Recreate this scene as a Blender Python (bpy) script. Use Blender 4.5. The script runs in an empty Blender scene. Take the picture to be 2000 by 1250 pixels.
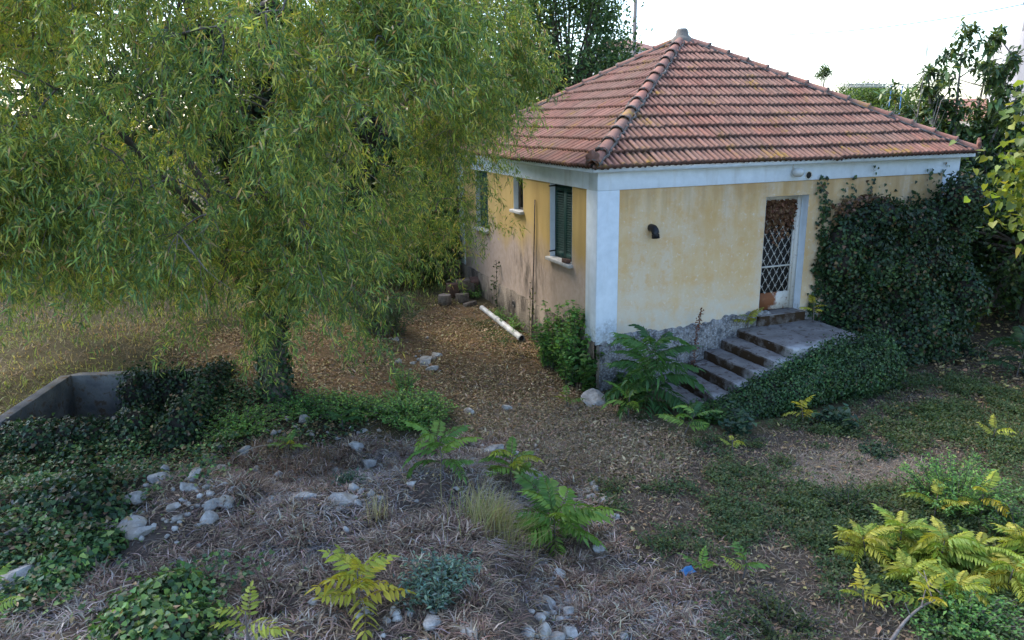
import bpy, bmesh, math
import numpy as np
from mathutils import Matrix, Vector

S = bpy.context.scene
C = S.collection

# ------------------------------------------------------------------ camera
CAM = np.array([-5.4529, -10.5697, 3.8725])
YAW, PITCH, ROLL, FPX = 0.3611, 0.2599, -0.0152, 1473.27
_f = np.array([math.sin(YAW) * math.cos(PITCH), math.cos(YAW) * math.cos(PITCH), -math.sin(PITCH)])
_r = np.array([math.cos(YAW), -math.sin(YAW), 0.0])
_u = np.cross(_r, _f)
RV = math.cos(ROLL) * _r + math.sin(ROLL) * _u
UV = -math.sin(ROLL) * _r + math.cos(ROLL) * _u
cam_d = bpy.data.cameras.new('camera')
cam_d.sensor_width = 36.0
cam_d.lens = FPX / 2000.0 * 36.0
cam_d.clip_start, cam_d.clip_end = 0.1, 3000
cam = bpy.data.objects.new('camera', cam_d)
C.objects.link(cam)
cam.matrix_world = Matrix(((RV[0], UV[0], -_f[0], CAM[0]), (RV[1], UV[1], -_f[1], CAM[1]),
                           (RV[2], UV[2], -_f[2], CAM[2]), (0, 0, 0, 1)))
S.camera = cam

# ------------------------------------------------------------------ light
SUN_AZ, SUN_EL = math.radians(-28), math.radians(46)      # azimuth from +Y towards +X
W = bpy.data.worlds.new('World')
S.world = W
W.use_nodes = True
wn = W.node_tree
sky = wn.nodes.new('ShaderNodeTexSky')
sky.sky_type = 'NISHITA'
sky.sun_disc = False
sky.sun_elevation = SUN_EL
sky.sun_rotation = SUN_AZ
sky.altitude = 50
sky.air_density, sky.dust_density, sky.ozone_density = 1.0, 1.0, 2.5
bg = wn.nodes['Background']
bg.inputs['Strength'].default_value = 0.15
wn.links.new(sky.outputs[0], bg.inputs['Color'])
sd = bpy.data.lights.new('sun', 'SUN')
sd.energy, sd.angle, sd.color = 1.5, math.radians(25), (1.0, 0.94, 0.84)
sun = bpy.data.objects.new('sun', sd)
C.objects.link(sun)
to_sun = Vector((math.sin(SUN_AZ) * math.cos(SUN_EL), math.cos(SUN_AZ) * math.cos(SUN_EL), math.sin(SUN_EL)))
sun.rotation_euler = (-to_sun).to_track_quat('-Z', 'Y').to_euler()
vs = S.view_settings
vs.view_transform, vs.look, vs.gamma, vs.exposure = 'Standard', 'None', 1.0, 1.85
vs.use_curve_mapping = False
cy = S.cycles
cy.max_bounces, cy.diffuse_bounces, cy.glossy_bounces, cy.transmission_bounces, cy.transparent_max_bounces = 9, 6, 2, 6, 4
cy.use_denoising = True
cy.caustics_reflective = cy.caustics_refractive = False

# ------------------------------------------------------------------ numpy helpers
rng = np.random.default_rng(7)


def smooth(a, b, x):
    t = np.clip((np.asarray(x, float) - a) / (b - a), 0, 1)
    return t * t * (3 - 2 * t)


def _hash(i, j, k):
    n = (i * 374761393 + j * 668265263 + k * 2147483647 * 0 + k * 1274126177) & 0xFFFFFFFF
    n = ((n ^ (n >> 13)) * 1274126177) & 0xFFFFFFFF
    n = n ^ (n >> 16)
    return (n & 0xFFFFFF) / float(0xFFFFFF) * 2 - 1


def vnoise(x, y, z=0.0):
    x, y, z = np.broadcast_arrays(np.asarray(x, float), np.asarray(y, float), np.asarray(z, float))
    i, j, k = np.floor(x).astype(np.int64), np.floor(y).astype(np.int64), np.floor(z).astype(np.int64)
    fx, fy, fz = x - i, y - j, z - k
    fx, fy, fz = fx * fx * (3 - 2 * fx), fy * fy * (3 - 2 * fy), fz * fz * (3 - 2 * fz)
    r = 0
    for di in (0, 1):
        for dj in (0, 1):
            for dk in (0, 1):
                w = (fx if di else 1 - fx) * (fy if dj else 1 - fy) * (fz if dk else 1 - fz)
                r = r + w * _hash(i + di, j + dj, k + dk)
    return r


def fbm(x, y, z=0.0, o=3):
    s, a, q = 0, 1.0, 1.0
    for n in range(o):
        s = s + a * vnoise(np.asarray(x) * q + 17.3 * n, np.asarray(y) * q + 5.1 * n, np.asarray(z) * q + 3.7 * n)
        a *= .5
        q *= 2.03
    return s


def unit(v):
    return v / np.maximum(np.linalg.norm(v, axis=-1, keepdims=True), 1e-9)


def rdir(n, g=rng):
    return unit(g.normal(size=(n, 3)))


# terrain height
def H(x, y):
    x, y = np.asarray(x, float), np.asarray(y, float)
    h = -.50 + .44 * smooth(-1, 7, y) + .30 * smooth(1, 6, -x) * smooth(-3, 2, y)
    ex = -2.55 + .28 * (y + 3) + .12 * vnoise(x * 0 + 3.3, y * 1.3)
    yb = -1.5 + 1.1 * smooth(5, 6.6, -x) + .2 * vnoise(x * 1.1, 4.4)
    m = smooth(-.12, .62, ex - x) * smooth(0, 1.9, yb - y)
    h = h + .58 * m + .09 * m * fbm(x * 1.6, y * 1.6, 2.2)
    h = h - .09 * smooth(2.3, 1.5, np.hypot(x + 7.2, y - 1.5))
    near = 1 - smooth(25, 60, np.hypot(x, y))
    h = h + near * (.045 * fbm(x * .7, y * .7) + .018 * fbm(x * 3.1, y * 3.1, 1.0))
    return h


def ray(px, py):
    return _f + RV * ((px - 1000) / FPX) + UV * ((625 - py) / FPX)


def gp(px, py):
    """the spot of ground that a line of sight meets"""
    d = ray(px, py)
    t = np.linspace(3, 90, 3000)
    P = CAM + d * t[:, None]
    below = P[:, 2] < H(P[:, 0], P[:, 1])
    i = int(np.argmax(below)) if below.any() else len(t) - 1
    a, b = t[max(i - 1, 0)], t[i]
    for _ in range(20):
        m = (a + b) / 2
        p = CAM + d * m
        if p[2] < H(p[0], p[1]):
            b = m
        else:
            a = m
    p = CAM + d * b
    return np.array([p[0], p[1], float(H(p[0], p[1]))])


def far(px, dist, z=0.0):
    d = ray(px, 235)
    d = d / np.hypot(d[0], d[1])
    return np.array([CAM[0] + d[0] * dist, CAM[1] + d[1] * dist, z])


def zat(py, dist):
    return CAM[2] - (py - 233) / FPX * dist * 1.02


class MB:
    def __init__(s):
        s.v, s.f, s.c, s.n = [], [], [], 0

    def add(s, V, F, col=None):
        V = np.asarray(V, float).reshape(-1, 3)
        F = np.asarray(F, np.int64)
        s.v.append(V)
        s.f.append(F + s.n)
        if col is None:
            col = np.ones((len(V), 3))
        col = np.broadcast_to(np.asarray(col, float), (len(V), 3))
        s.c.append(col)
        s.n += len(V)
        return s

    def box(s, lo, hi, M=None, col=None, jit=0):
        x0, y0, z0 = lo
        x1, y1, z1 = hi
        V = np.array([(x0, y0, z0), (x1, y0, z0), (x1, y1, z0), (x0, y1, z0), (x0, y0, z1), (x1, y0, z1), (x1, y1, z1), (x0, y1, z1)], float)
        if jit:
            V += rng.normal(size=V.shape) * jit
        if M is not None:
            M = np.array(M)
            V = V @ M[:3, :3].T + M[:3, 3]
        return s.add(V, [(0, 3, 2, 1), (4, 5, 6, 7), (0, 1, 5, 4), (1, 2, 6, 5), (2, 3, 7, 6), (3, 0, 4, 7)], col)

    def tube(s, P, R, n=6, col=None, cap=True):
        P = np.asarray(P, float)
        R = np.broadcast_to(np.asarray(R, float), (len(P),))
        T = unit(np.gradient(P, axis=0))
        up = np.array([0, 0, 1.0]) if abs(T[:, 2]).mean() < .8 else np.array([1.0, 0, 0])
        A = unit(np.cross(T, up))
        B = np.cross(T, A)
        a = np.arange(n) * 2 * math.pi / n
        V = P[:, None] + R[:, None, None] * (np.cos(a)[None, :, None] * A[:, None] + np.sin(a)[None, :, None] * B[:, None])
        k = len(P)
        i = np.arange(k - 1)[:, None] * n
        j = np.arange(n)[None]
        j2 = (j + 1) % n
        F = np.stack([i + j, i + j2, i + n + j2, i + n + j], -1).reshape(-1, 4)
        b = s.n
        s.add(V.reshape(-1, 3), F, col)
        if cap:
            s.f.append(np.array([list(range(b + n - 1, b - 1, -1))]))
            s.f.append(np.array([list(range(b + (k - 1) * n, b + k * n))]))
        return s

    def lathe(s, prof, n=20, M=None, col=None):
        prof = np.asarray(prof, float)
        a = np.arange(n) * 2 * math.pi / n
        V = np.stack([prof[:, 0, None] * np.cos(a), prof[:, 0, None] * np.sin(a), np.repeat(prof[:, 1, None], n, 1)], -1)
        k = len(prof)
        i = np.arange(k - 1)[:, None] * n
        j = np.arange(n)[None]
        j2 = (j + 1) % n
        F = np.stack([i + j, i + j2, i + n + j2, i + n + j], -1).reshape(-1, 4)
        V = V.reshape(-1, 3)
        if M is not None:
            M = np.array(M)
            V = V @ M[:3, :3].T + M[:3, 3]
        return s.add(V, F, col)

    def mesh(s, name, mat, smoothed=False):
        V = np.concatenate(s.v)
        me = bpy.data.meshes.new(name)
        me.vertices.add(len(V))
        me.vertices.foreach_set('co', V.astype(np.float32).ravel())
        loops = np.concatenate([f.ravel() for f in s.f]).astype(np.int32)
        tot = np.concatenate([np.full(len(f), f.shape[1]) for f in s.f]).astype(np.int32)
        start = np.concatenate([[0], np.cumsum(tot)[:-1]]).astype(np.int32)
        me.loops.add(len(loops))
        me.loops.foreach_set('vertex_index', loops)
        me.polygons.add(len(tot))
        me.polygons.foreach_set('loop_start', start)
        me.polygons.foreach_set('loop_total', tot)
        if smoothed:
            me.polygons.foreach_set('use_smooth', np.ones(len(tot), bool))
        col = np.concatenate(s.c)
        at = me.color_attributes.new('Col', 'FLOAT_COLOR', 'POINT')
        at.data.foreach_set('color', np.concatenate([col, np.ones((len(col), 1))], 1).astype(np.float32).ravel())
        me.update(calc_edges=True)
        me.materials.append(mat)
        return me

    def build(s, name, mat, parent=None, smoothed=False):
        return link(name, s.mesh(name, mat, smoothed), parent)


def link(name, data, parent=None):
    o = bpy.data.objects.new(name, data)
    C.objects.link(o)
    if parent is not None:
        o.parent = parent
        o.matrix_parent_inverse = Matrix.Translation(-parent.location) if parent.parent is None else Matrix.Identity(4)
    return o


def tag(o, label=None, cat=None, group=None, kind=None):
    for k, v in (('label', label), ('category', cat), ('group', group), ('kind', kind)):
        if v:
            o[k] = v
    return o


def thing(name, label, cat, loc=(0, 0, 0), group=None):
    o = bpy.data.objects.new(name, None)
    o.empty_display_size = .2
    C.objects.link(o)
    o.location = Vector([float(q) for q in loc])
    return tag(o, label, cat, group)


def worn(o, amount=.03, size=.22, lev=4):
    a_ = o.modifiers.new('divide', 'SUBSURF')
    a_.subdivision_type = 'SIMPLE'
    a_.levels = a_.render_levels = lev
    tx = bpy.data.textures.new('wear', 'CLOUDS')
    tx.noise_scale = size
    b_ = o.modifiers.new('wear', 'DISPLACE')
    b_.texture, b_.strength, b_.mid_level = tx, amount, .5
    b_.texture_coords = 'GLOBAL'
    return o


def bevel(o, w=.01, seg=2):
    m = o.modifiers.new('bevel', 'BEVEL')
    m.width, m.segments, m.limit_method = w, seg, 'ANGLE'
    return o


# ------------------------------------------------------------------ materials
class NT:
    def __init__(s, name, rough=.85, spec=.3):
        s.m = bpy.data.materials.new(name)
        s.m.use_nodes = True
        s.t = s.m.node_tree
        s.b = s.t.nodes['Principled BSDF']
        s.b.inputs['Roughness'].default_value = rough
        s.b.inputs['Specular IOR Level'].default_value = spec
        s.co = s.n('ShaderNodeTexCoord').outputs['Object']
        s.pos = s.n('ShaderNodeNewGeometry').outputs['Position']

    def n(s, t, **k):
        q = s.t.nodes.new(t)
        for a, b in k.items():
            setattr(q, a, b)
        return q

    def put(s, sock, v):
        if isinstance(v, bpy.types.NodeSocket):
            s.t.links.new(v, sock)
        elif isinstance(v, (tuple, list)) and len(v) == 3 and sock.type == 'RGBA':
            sock.default_value = (*v, 1)
        else:
            sock.default_value = v

    def noise(s, scale, detail=4, rough=.6, vec=None, stretch=None, dist=0):
        vec = vec or s.pos
        if stretch:
            mp = s.n('ShaderNodeMapping')
            s.put(mp.inputs['Vector'], vec)
            mp.inputs['Scale'].default_value = stretch
            vec = mp.outputs[0]
        q = s.n('ShaderNodeTexNoise')
        s.put(q.inputs['Vector'], vec)
        q.inputs['Scale'].default_value = scale
        q.inputs['Detail'].default_value = detail
        q.inputs['Roughness'].default_value = rough
        q.inputs['Distortion'].default_value = dist
        return q.outputs['Fac']

    def ramp(s, fac, *stops):
        q = s.n('ShaderNodeValToRGB')
        e = q.color_ramp.elements
        while len(e) < len(stops):
            e.new(.5)
        for el, (p, c) in zip(e, stops):
            el.position = p
            el.color = (*(c if isinstance(c, tuple) else (c, c, c)), 1)
        s.put(q.inputs[0], fac)
        return q.outputs[0]

    def mix(s, fac, a, b, mode='MIX'):
        q = s.n('ShaderNodeMix', data_type='RGBA', blend_type=mode)
        s.put(q.inputs['Factor'], fac)
        s.put(q.inputs[6], a)
        s.put(q.inputs[7], b)
        return q.outputs[2]

    def math(s, op, a, b=0.0, clamp=False):
        q = s.n('ShaderNodeMath', operation=op, use_clamp=clamp)
        s.put(q.inputs[0], a)
        s.put(q.inputs[1], b)
        return q.outputs[0]

    def xyz(s):
        q = s.n('ShaderNodeSeparateXYZ')
        s.put(q.inputs[0], s.pos)
        return q.outputs

    def attr(s, name='Col'):
        return s.n('ShaderNodeAttribute', attribute_name=name).outputs['Color']

    def bump(s, h, strength=.3, dist=.01):
        q = s.n('ShaderNodeBump')
        q.inputs['Strength'].default_value = strength
        q.inputs['Distance'].default_value = dist
        s.put(q.inputs['Height'], h)
        s.t.links.new(q.outputs[0], s.b.inputs['Normal'])

    def col(s, c):
        s.put(s.b.inputs['Base Color'], c)
        return s


def simple(name, c1, c2=None, scale=20, rough=.85, bump=.2, bd=.004, spec=.3):
    k = NT(name, rough, spec)
    f = k.noise(scale, 5)
    k.col(k.mix(k.ramp(f, (.3, 0.0), (.7, 1.0)), c1, c2 or tuple(x * .7 for x in c1)))
    k.bump(k.noise(scale * 3, 4), bump, bd)
    return k.m


def leafmat(name, trans=.35, rough=.55, objcol=False, spec=.35):
    k = NT(name, rough, spec)
    c = k.attr()
    if objcol:
        oi = k.n('ShaderNodeObjectInfo')
        c = k.mix(1.0, c, oi.outputs['Color'], 'MULTIPLY')
    k.col(c)
    tr = k.n('ShaderNodeBsdfTranslucent')
    k.put(tr.inputs['Color'], k.mix(1.0, c, (1.25, 1.2, .55), 'MULTIPLY'))
    ms = k.n('ShaderNodeMixShader')
    ms.inputs[0].default_value = trans
    k.t.links.new(k.b.outputs[0], ms.inputs[1])
    k.t.links.new(tr.outputs[0], ms.inputs[2])
    k.t.links.new(ms.outputs[0], k.t.nodes['Material Output'].inputs['Surface'])
    return k.m


LEAF = leafmat('leaf', .42)
TREELEAF = leafmat('tree_leaf', .30)
LEAFD = leafmat('leaf_leathery', .24, .42)
DRYLEAF = leafmat('dry_leaf', .15, .8, spec=.15)
FROND = leafmat('frond_leaf', .35, .5, True)


def barkmat():
    k = NT('bark', .95, .1)
    f = k.noise(14, 6, stretch=(1, 1, .25))
    k.col(k.mix(f, (.035, .028, .022), (.15, .125, .105)))
    k.bump(f, .6, .02)
    return k.m


BARK = barkmat()
TWIG = simple('twig_bark', (.17, .15, .135), (.075, .06, .05), 30)
DEADWOOD = simple('dead_wood', (.30, .26, .23), (.14, .11, .09), 25)


def ochre_wall():
    k = NT('ochre_render', .92, .15)
    x, y, z = k.xyz()
    big = k.noise(.9, 4)
    streak = k.noise(2.6, 5, stretch=(1, 1, .16))
    fine = k.noise(9, 6)
    base = k.mix(k.ramp(fine, (.35, 0.0), (.7, 1.0)), (.66, .45, .225), (.71, .54, .335))
    base = k.mix(k.ramp(streak, (.42, 0.0), (.62, .75)), base, (.68, .56, .42))
    mot = k.noise(4.5, 7, .75)
    base = k.mix(k.ramp(mot, (.47, 0.0), (.60, .7)), base, (.66, .40, .17))
    base = k.mix(k.ramp(k.noise(13, 6, .7), (.56, 0.0), (.66, .55)), base, (.76, .70, .60))
    # ochre deeper patches high on the front wall
    hi = k.math('MULTIPLY', k.ramp(k.noise(1.6, 5, stretch=(1, 1, .5)), (.48, 0.0), (.62, 1.0)), k.ramp(z, (0.0, 0.0), (1.0, 1.0)))
    mr = k.n('ShaderNodeMapRange')
    k.put(mr.inputs[0], z)
    mr.inputs[1].default_value, mr.inputs[2].default_value = 1.6, 2.7
    hi = k.math('MULTIPLY', k.ramp(k.noise(1.6, 5, stretch=(1, 1, .5)), (.45, 0.0), (.6, 1.0)), mr.outputs[0])
    base = k.mix(k.math('MULTIPLY', hi, .75), base, (.56, .33, .12))
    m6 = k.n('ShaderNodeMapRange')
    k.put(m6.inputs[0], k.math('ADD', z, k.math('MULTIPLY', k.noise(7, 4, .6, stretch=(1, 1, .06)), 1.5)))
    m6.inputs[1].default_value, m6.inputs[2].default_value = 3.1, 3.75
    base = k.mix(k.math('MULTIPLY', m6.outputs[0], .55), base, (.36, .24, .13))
    # pale salts low on the front wall
    m2 = k.n('ShaderNodeMapRange')
    k.put(m2.inputs[0], k.math('ADD', z, k.math('MULTIPLY', big, -1.6)))
    m2.inputs[1].default_value, m2.inputs[2].default_value = .55, -.55
    low = k.math('MULTIPLY', m2.outputs[0], k.ramp(k.noise(5, 6), (.35, .3), (.65, 1.0)), True)
    base = k.mix(low, base, (.60, .57, .50))
    # side wall (x about 0): washed pink lower half and black mould streaks
    side = k.math('LESS_THAN', x, .05)
    m3 = k.n('ShaderNodeMapRange')
    k.put(m3.inputs[0], k.math('ADD', z, k.math('MULTIPLY', k.noise(1.3, 5, stretch=(1, 1, .5)), -1.5)))
    m3.inputs[1].default_value, m3.inputs[2].default_value = 1.05, .55
    sidecol = k.mix(k.ramp(streak, (.4, 0.0), (.65, 1.0)), (.56, .385, .15), (.46, .31, .12))
    pink = k.mix(k.ramp(fine, (.35, 0.0), (.7, 1.0)), (.50, .385, .315), (.43, .32, .24))
    sidecol = k.mix(m3.outputs[0], sidecol, pink)
    mould = k.noise(3.2, 7, .7, stretch=(1, 1.2, .35))
    m4 = k.n('ShaderNodeMapRange')
    k.put(m4.inputs[0], k.math('ABSOLUTE', k.math('SUBTRACT', y, 2.9)))
    m4.inputs[1].default_value, m4.inputs[2].default_value = 1.5, .2
    m5 = k.n('ShaderNodeMapRange')
    k.put(m5.inputs[0], k.math('ABSOLUTE', k.math('SUBTRACT', z, 1.0)))
    m5.inputs[1].default_value, m5.inputs[2].default_value = .75, .2
    mo = k.math('MULTIPLY', k.math('MULTIPLY', m4.outputs[0], m5.outputs[0]), k.ramp(mould, (.46, 0.0), (.62, 1.0)))
    sidecol = k.mix(mo, sidecol, (.09, .075, .06))
    base = k.mix(side, base, sidecol)
    k.col(base)
    k.bump(k.math('ADD', k.noise(60, 4), k.math('MULTIPLY', fine, 1.5)), .35, .008)
    return k.m


def white_wall():
    k = NT('white_render', .9, .15)
    f = k.noise(7, 6)
    st = k.noise(2.2, 5, stretch=(1.5, 1.5, .2))
    c = k.mix(k.ramp(f, (.3, 0.0), (.75, 1.0)), (.72, .78, .84), (.60, .66, .71))
    c = k.mix(k.ramp(st, (.55, 0.0), (.75, .5)), c, (.42, .40, .36))
    x, y, z = k.xyz()
    m = k.n('ShaderNodeMapRange')
    k.put(m.inputs[0], k.math('ADD', z, k.math('MULTIPLY', k.noise(4, 6), -.9)))
    m.inputs[1].default_value, m.inputs[2].default_value = .25, -.2
    c = k.mix(k.math('MULTIPLY', m.outputs[0], k.ramp(k.noise(22, 5), (.4, 0.0), (.6, 1.0))), c, (.25, .24, .23))
    k.col(c)
    k.bump(k.noise(70, 4), .3, .006)
    return k.m


def plinth_mat():
    k = NT('plinth_concrete', .95, .1)
    f = k.noise(6, 7, .7)
    g = k.noise(28, 5)
    c = k.mix(k.ramp(f, (.32, 0.0), (.68, 1.0)), (.11, .10, .09), (.34, .32, .30))
    c = k.mix(k.ramp(g, (.48, 0.0), (.6, .8)), c, (.42, .42, .43))
    c = k.mix(k.ramp(k.noise(11, 7, .75), (.5, 0.0), (.6, .85)), c, (.075, .075, .08))
    x, y, z = k.xyz()
    side = k.math('LESS_THAN', x, .05)
    m = k.noise(2.3, 6, .7, stretch=(1, 1, .4))
    sc = k.mix(k.ramp(m, (.38, 0.0), (.6, 1.0)), (.075, .06, .048), (.33, .265, .20))
    k.col(k.mix(side, c, sc))
    k.bump(k.math('ADD', f, g), .9, .03)
    return k.m


def tile_mat():
    k = NT('clay_tile', .8, .25)
    oi = k.n('ShaderNodeObjectInfo').outputs['Random']
    ri = k.n('ShaderNodeNewGeometry').outputs['Random Per Island']
    r = k.math('FRACT', k.math('ADD', oi, ri))
    base = k.ramp(r, (0, (.215, .098, .072)), (.3, (.34, .15, .105)), (.55, (.25, .128, .095)), (.8, (.38, .19, .14)), (1, (.30, .132, .095)))
    big = k.noise(.8, 4)
    base = k.mix(k.ramp(big, (.4, 0.0), (.65, .6)), base, (.25, .165, .12))
    st = k.noise(9, 5, stretch=(1, 1, 1))
    base = k.mix(k.ramp(st, (.5, 0.0), (.72, .65)), base, (.115, .07, .052))
    li = k.noise(1.7, 6, .65)
    base = k.mix(k.math('MULTIPLY', k.ramp(li, (.56, 0.0), (.66, 1.0)), k.ramp(k.noise(12, 5), (.42, 0.0), (.55, .9))), base, (.34, .20, .035))
    wl = k.noise(34, 3)
    base = k.mix(k.ramp(wl, (.70, 0.0), (.74, .8)), base, (.45, .42, .38))
    # mesh colours multiplied in: darker on the lip and in the channels
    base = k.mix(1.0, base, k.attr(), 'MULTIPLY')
    k.col(base)
    k.bump(k.noise(40, 4), .25, .004)
    return k.m


def ground_mat():
    k = NT('soil', .97, .08)
    c = k.attr()
    a = k.noise(3, 6, .7)
    b = k.noise(26, 6, .7)
    c = k.mix(k.ramp(a, (.35, 0.0), (.65, .45)), c, k.mix(1.0, c, (.55, .5, .48), 'MULTIPLY'))
    c = k.mix(k.ramp(b, (.4, 0.0), (.65, .6)), c, k.mix(1.0, c, (1.6, 1.5, 1.4), 'MULTIPLY'))
    k.col(c)
    k.bump(k.math('ADD', b, k.noise(90, 4)), 1.0, .03)
    return k.m


def concrete_mat(name, a, b, moss=None, stain=None, lime=False):
    k = NT(name, .93, .12)
    f = k.noise(3.5, 7, .65)
    c = k.mix(k.ramp(f, (.34, 0.0), (.66, 1.0)), a, b)
    if stain:
        c = k.mix(k.ramp(k.noise(7, 6, .7), (.52, 0.0), (.62, .85)), c, stain)
    if moss:
        ge = k.n('ShaderNodeNewGeometry').outputs['Normal']
        sp = k.n('ShaderNodeSeparateXYZ')
        k.put(sp.inputs[0], ge)
        v = k.math('SUBTRACT', 1.0, k.math('ABSOLUTE', sp.outputs[2]))
        v = k.math('MULTIPLY', k.ramp(v, (.4, 0.0), (.7, 1.0)), k.ramp(k.noise(4, 5), (.32, .15), (.5, 1.0)))
        c = k.mix(v, c, moss)
    if lime:
        x, y, z = k.xyz()
        mr = k.n('ShaderNodeMapRange')
        k.put(mr.inputs[0], k.math('ADD', y, k.math('MULTIPLY', k.noise(5, 6, .7), -.8)))
        mr.inputs[1].default_value, mr.inputs[2].default_value = -1.55, -1.9
        c = k.mix(k.math('MULTIPLY', mr.outputs[0], .8), c, (.52, .52, .52))
    k.col(c)
    k.bump(k.math('ADD', k.noise(50, 4), f), .5, .015)
    return k.m


def stone_mat():
    k = NT('limestone', .92, .15)
    oi = k.n('ShaderNodeObjectInfo').outputs['Random']
    f = k.noise(9, 7, .65)
    g = k.noise(3, 5)
    c = k.mix(k.ramp(f, (.33, 0.0), (.62, 1.0)), (.17, .155, .14), (.50, .47, .43))
    c = k.mix(k.ramp(g, (.52, 0.0), (.66, .7)), c, (.33, .25, .16))
    c = k.mix(k.math('MULTIPLY', oi, .45), c, (.26, .235, .21))
    k.col(c)
    k.bump(k.math('ADD', f, k.noise(40, 4)), .6, .02)
    return k.m


def rust_mat():
    k = NT('rusty_white_paint', .7, .3)
    f = k.noise(5, 7, .7)
    x, y, z = k.xyz()
    m = k.n('ShaderNodeMapRange')
    k.put(m.inputs[0], k.math('ADD', x, k.math('MULTIPLY', f, -.9)))
    m.inputs[1].default_value, m.inputs[2].default_value = 3.36, 3.08
    c = k.mix(k.ramp(m.outputs[0], (.25, 0.0), (.6, 1.0)), (.70, .67, .62), (.23, .085, .035))
    c = k.mix(k.ramp(k.noise(17, 6), (.56, 0.0), (.66, .8)), c, (.28, .12, .05))
    k.col(c)
    k.bump(f, .3, .004)
    return k.m


def white_metal():
    k = NT('chipped_white_paint', .6, .35)
    f = k.noise(24, 6, .7)
    k.col(k.mix(k.ramp(f, (.58, 0.0), (.66, .85)), (.62, .59, .53), (.24, .13, .075)))
    return k.m


M_OCHRE, M_WHITE, M_PLINTH, M_TILE, M_GROUND = ochre_wall(), white_wall(), plinth_mat(), tile_mat(), ground_mat()
M_STONE, M_RUST, M_WMETAL = stone_mat(), rust_mat(), white_metal()
M_STEP = concrete_mat('step_concrete', (.15, .135, .125), (.29, .27, .26), (.045, .028, .016), (.08, .055, .045), True)
M_PIT = concrete_mat('pit_concrete', (.085, .085, .088), (.20, .195, .185), None, (.10, .065, .04))
M_MORTAR = simple('mortar', (.20, .175, .155), (.075, .065, .055), 16, .95, .8, .02)
M_DARK = simple('dark_interior', (.018, .017, .016), (.03, .028, .025))
M_SHUT = simple('green_shutter_paint', (.012, .05, .042), (.02, .075, .062), 12, .55, .1)
M_MARBLE = simple('sill_marble', (.52, .51, .49), (.36, .35, .33), 9)
M_BLACK = simple('black_plastic', (.012, .013, .016), (.02, .02, .024), 10, .4, .05)
M_PVC = simple('white_pvc', (.68, .67, .64), (.38, .35, .31), 5, .5, .1)
M_WOOD = simple('weathered_wood', (.20, .165, .135), (.07, .055, .045), 14, .9, .5, .01)
M_BRICK = simple('hollow_brick', (.15, .08, .06), (.075, .05, .04), 14, .9, .5, .01)
M_GLASS = simple('milky_lamp_glass', (.62, .64, .62), (.5, .5, .48), 6, .25, .0)

# ------------------------------------------------------------------ zones of ground cover (ground spots in plan)
def poly(*pts):
    return np.array([gp(*p)[:2] for p in pts])


def inpoly(x, y, pl):
    r = np.zeros(np.shape(x), bool)
    j = len(pl) - 1
    for i in range(len(pl)):
        xi, yi = pl[i]
        xj, yj = pl[j]
        c = ((yi > y) != (yj > y)) & (x < (xj - xi) * (y - yi) / (yj - yi + 1e-12) + xi)
        r ^= c
        j = i
    return r


Z = dict(
    litter=poly((330, 690), (480, 640), (700, 645), (860, 590), (930, 600), (1060, 650), (1160, 740), (1185, 800), (1000, 830), (860, 770), (640, 770), (430, 750)),
    ivy=poly((-200, 830), (320, 835), (400, 760), (470, 745), (560, 790), (640, 790), (700, 850), (480, 885), (420, 940), (330, 960), (240, 1040), (120, 1180), (-200, 1210)),
    ivy2=poly((300, 1110), (440, 1120), (540, 1150), (500, 1235), (330, 1320), (210, 1320), (230, 1180)),
    ivy3=poly((80, 1090), (180, 1050), (230, 1090), (130, 1180), (60, 1190)),
    straw=poly((480, 880), (760, 860), (1000, 870), (1090, 900), (1150, 960), (1230, 1090), (1380, 1190), (1420, 1330), (-100, 1330), (60, 1200), (250, 1050), (330, 970)),
    weeds=poly((1150, 980), (1300, 930), (1330, 870), (1480, 850), (1700, 800), (1730, 740), (2200, 740), (2200, 1400), (1400, 1330), (1370, 1180), (1220, 1080)),
    bare=poly((1560, 890), (1700, 870), (1790, 900), (1760, 950), (1650, 960), (1540, 940)),
    path=poly((900, 790), (1190, 790), (1330, 870), (1300, 930), (1150, 970), (1000, 880)),
    shade=poly((1720, 700), (1870, 600), (2100, 600), (2150, 780), (1900, 860), (1750, 790)),
    yard=poly((300, 640), (700, 640), (930, 600), (1050, 640), (1180, 800), (1300, 880), (1420, 850), (1700, 790), (1730, 690), (2100, 640), (2200, 1350), (-150, 1350), (-150, 840), (320, 840)),
    lawn=poly((905, 628), (960, 622), (1010, 650), (1060, 690), (1010, 700), (930, 660)),
)
PB, PC = np.array([-8.06, 2.90]), np.array([-5.80, 2.20])
pd_ = np.array([-.53, -1.82])
pd_ /= np.linalg.norm(pd_)
PA, PD = PB + pd_ * 2.0, PC + pd_ * 2.0
PIT = np.array([PB, PC, PD, PA])
pc_ = PIT.mean(0)


def wob(x, y, a=.22):
    return x + a * vnoise(x * 1.7, y * 1.7, 9.1) + .12 * vnoise(x * 5, y * 5, 1.7), y + a * vnoise(x * 1.7, y * 1.7, 4.4) + .12 * vnoise(x * 5, y * 5, 7.2)


def zone(name, x, y):
    a, b = wob(x, y)
    return inpoly(a, b, Z[name])


def hidden(x, y):
    """under the house, the steps or in the pit"""
    h = (x > -.03) & (x < 7.63) & (y > -.03) & (y < 7.43)
    st = (x > .98) & (x < 4.38) & (y > -1.52) & (y < .02)
    return h | st | inpoly(x, y, pc_ + (PIT - pc_) * 1.1)


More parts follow.
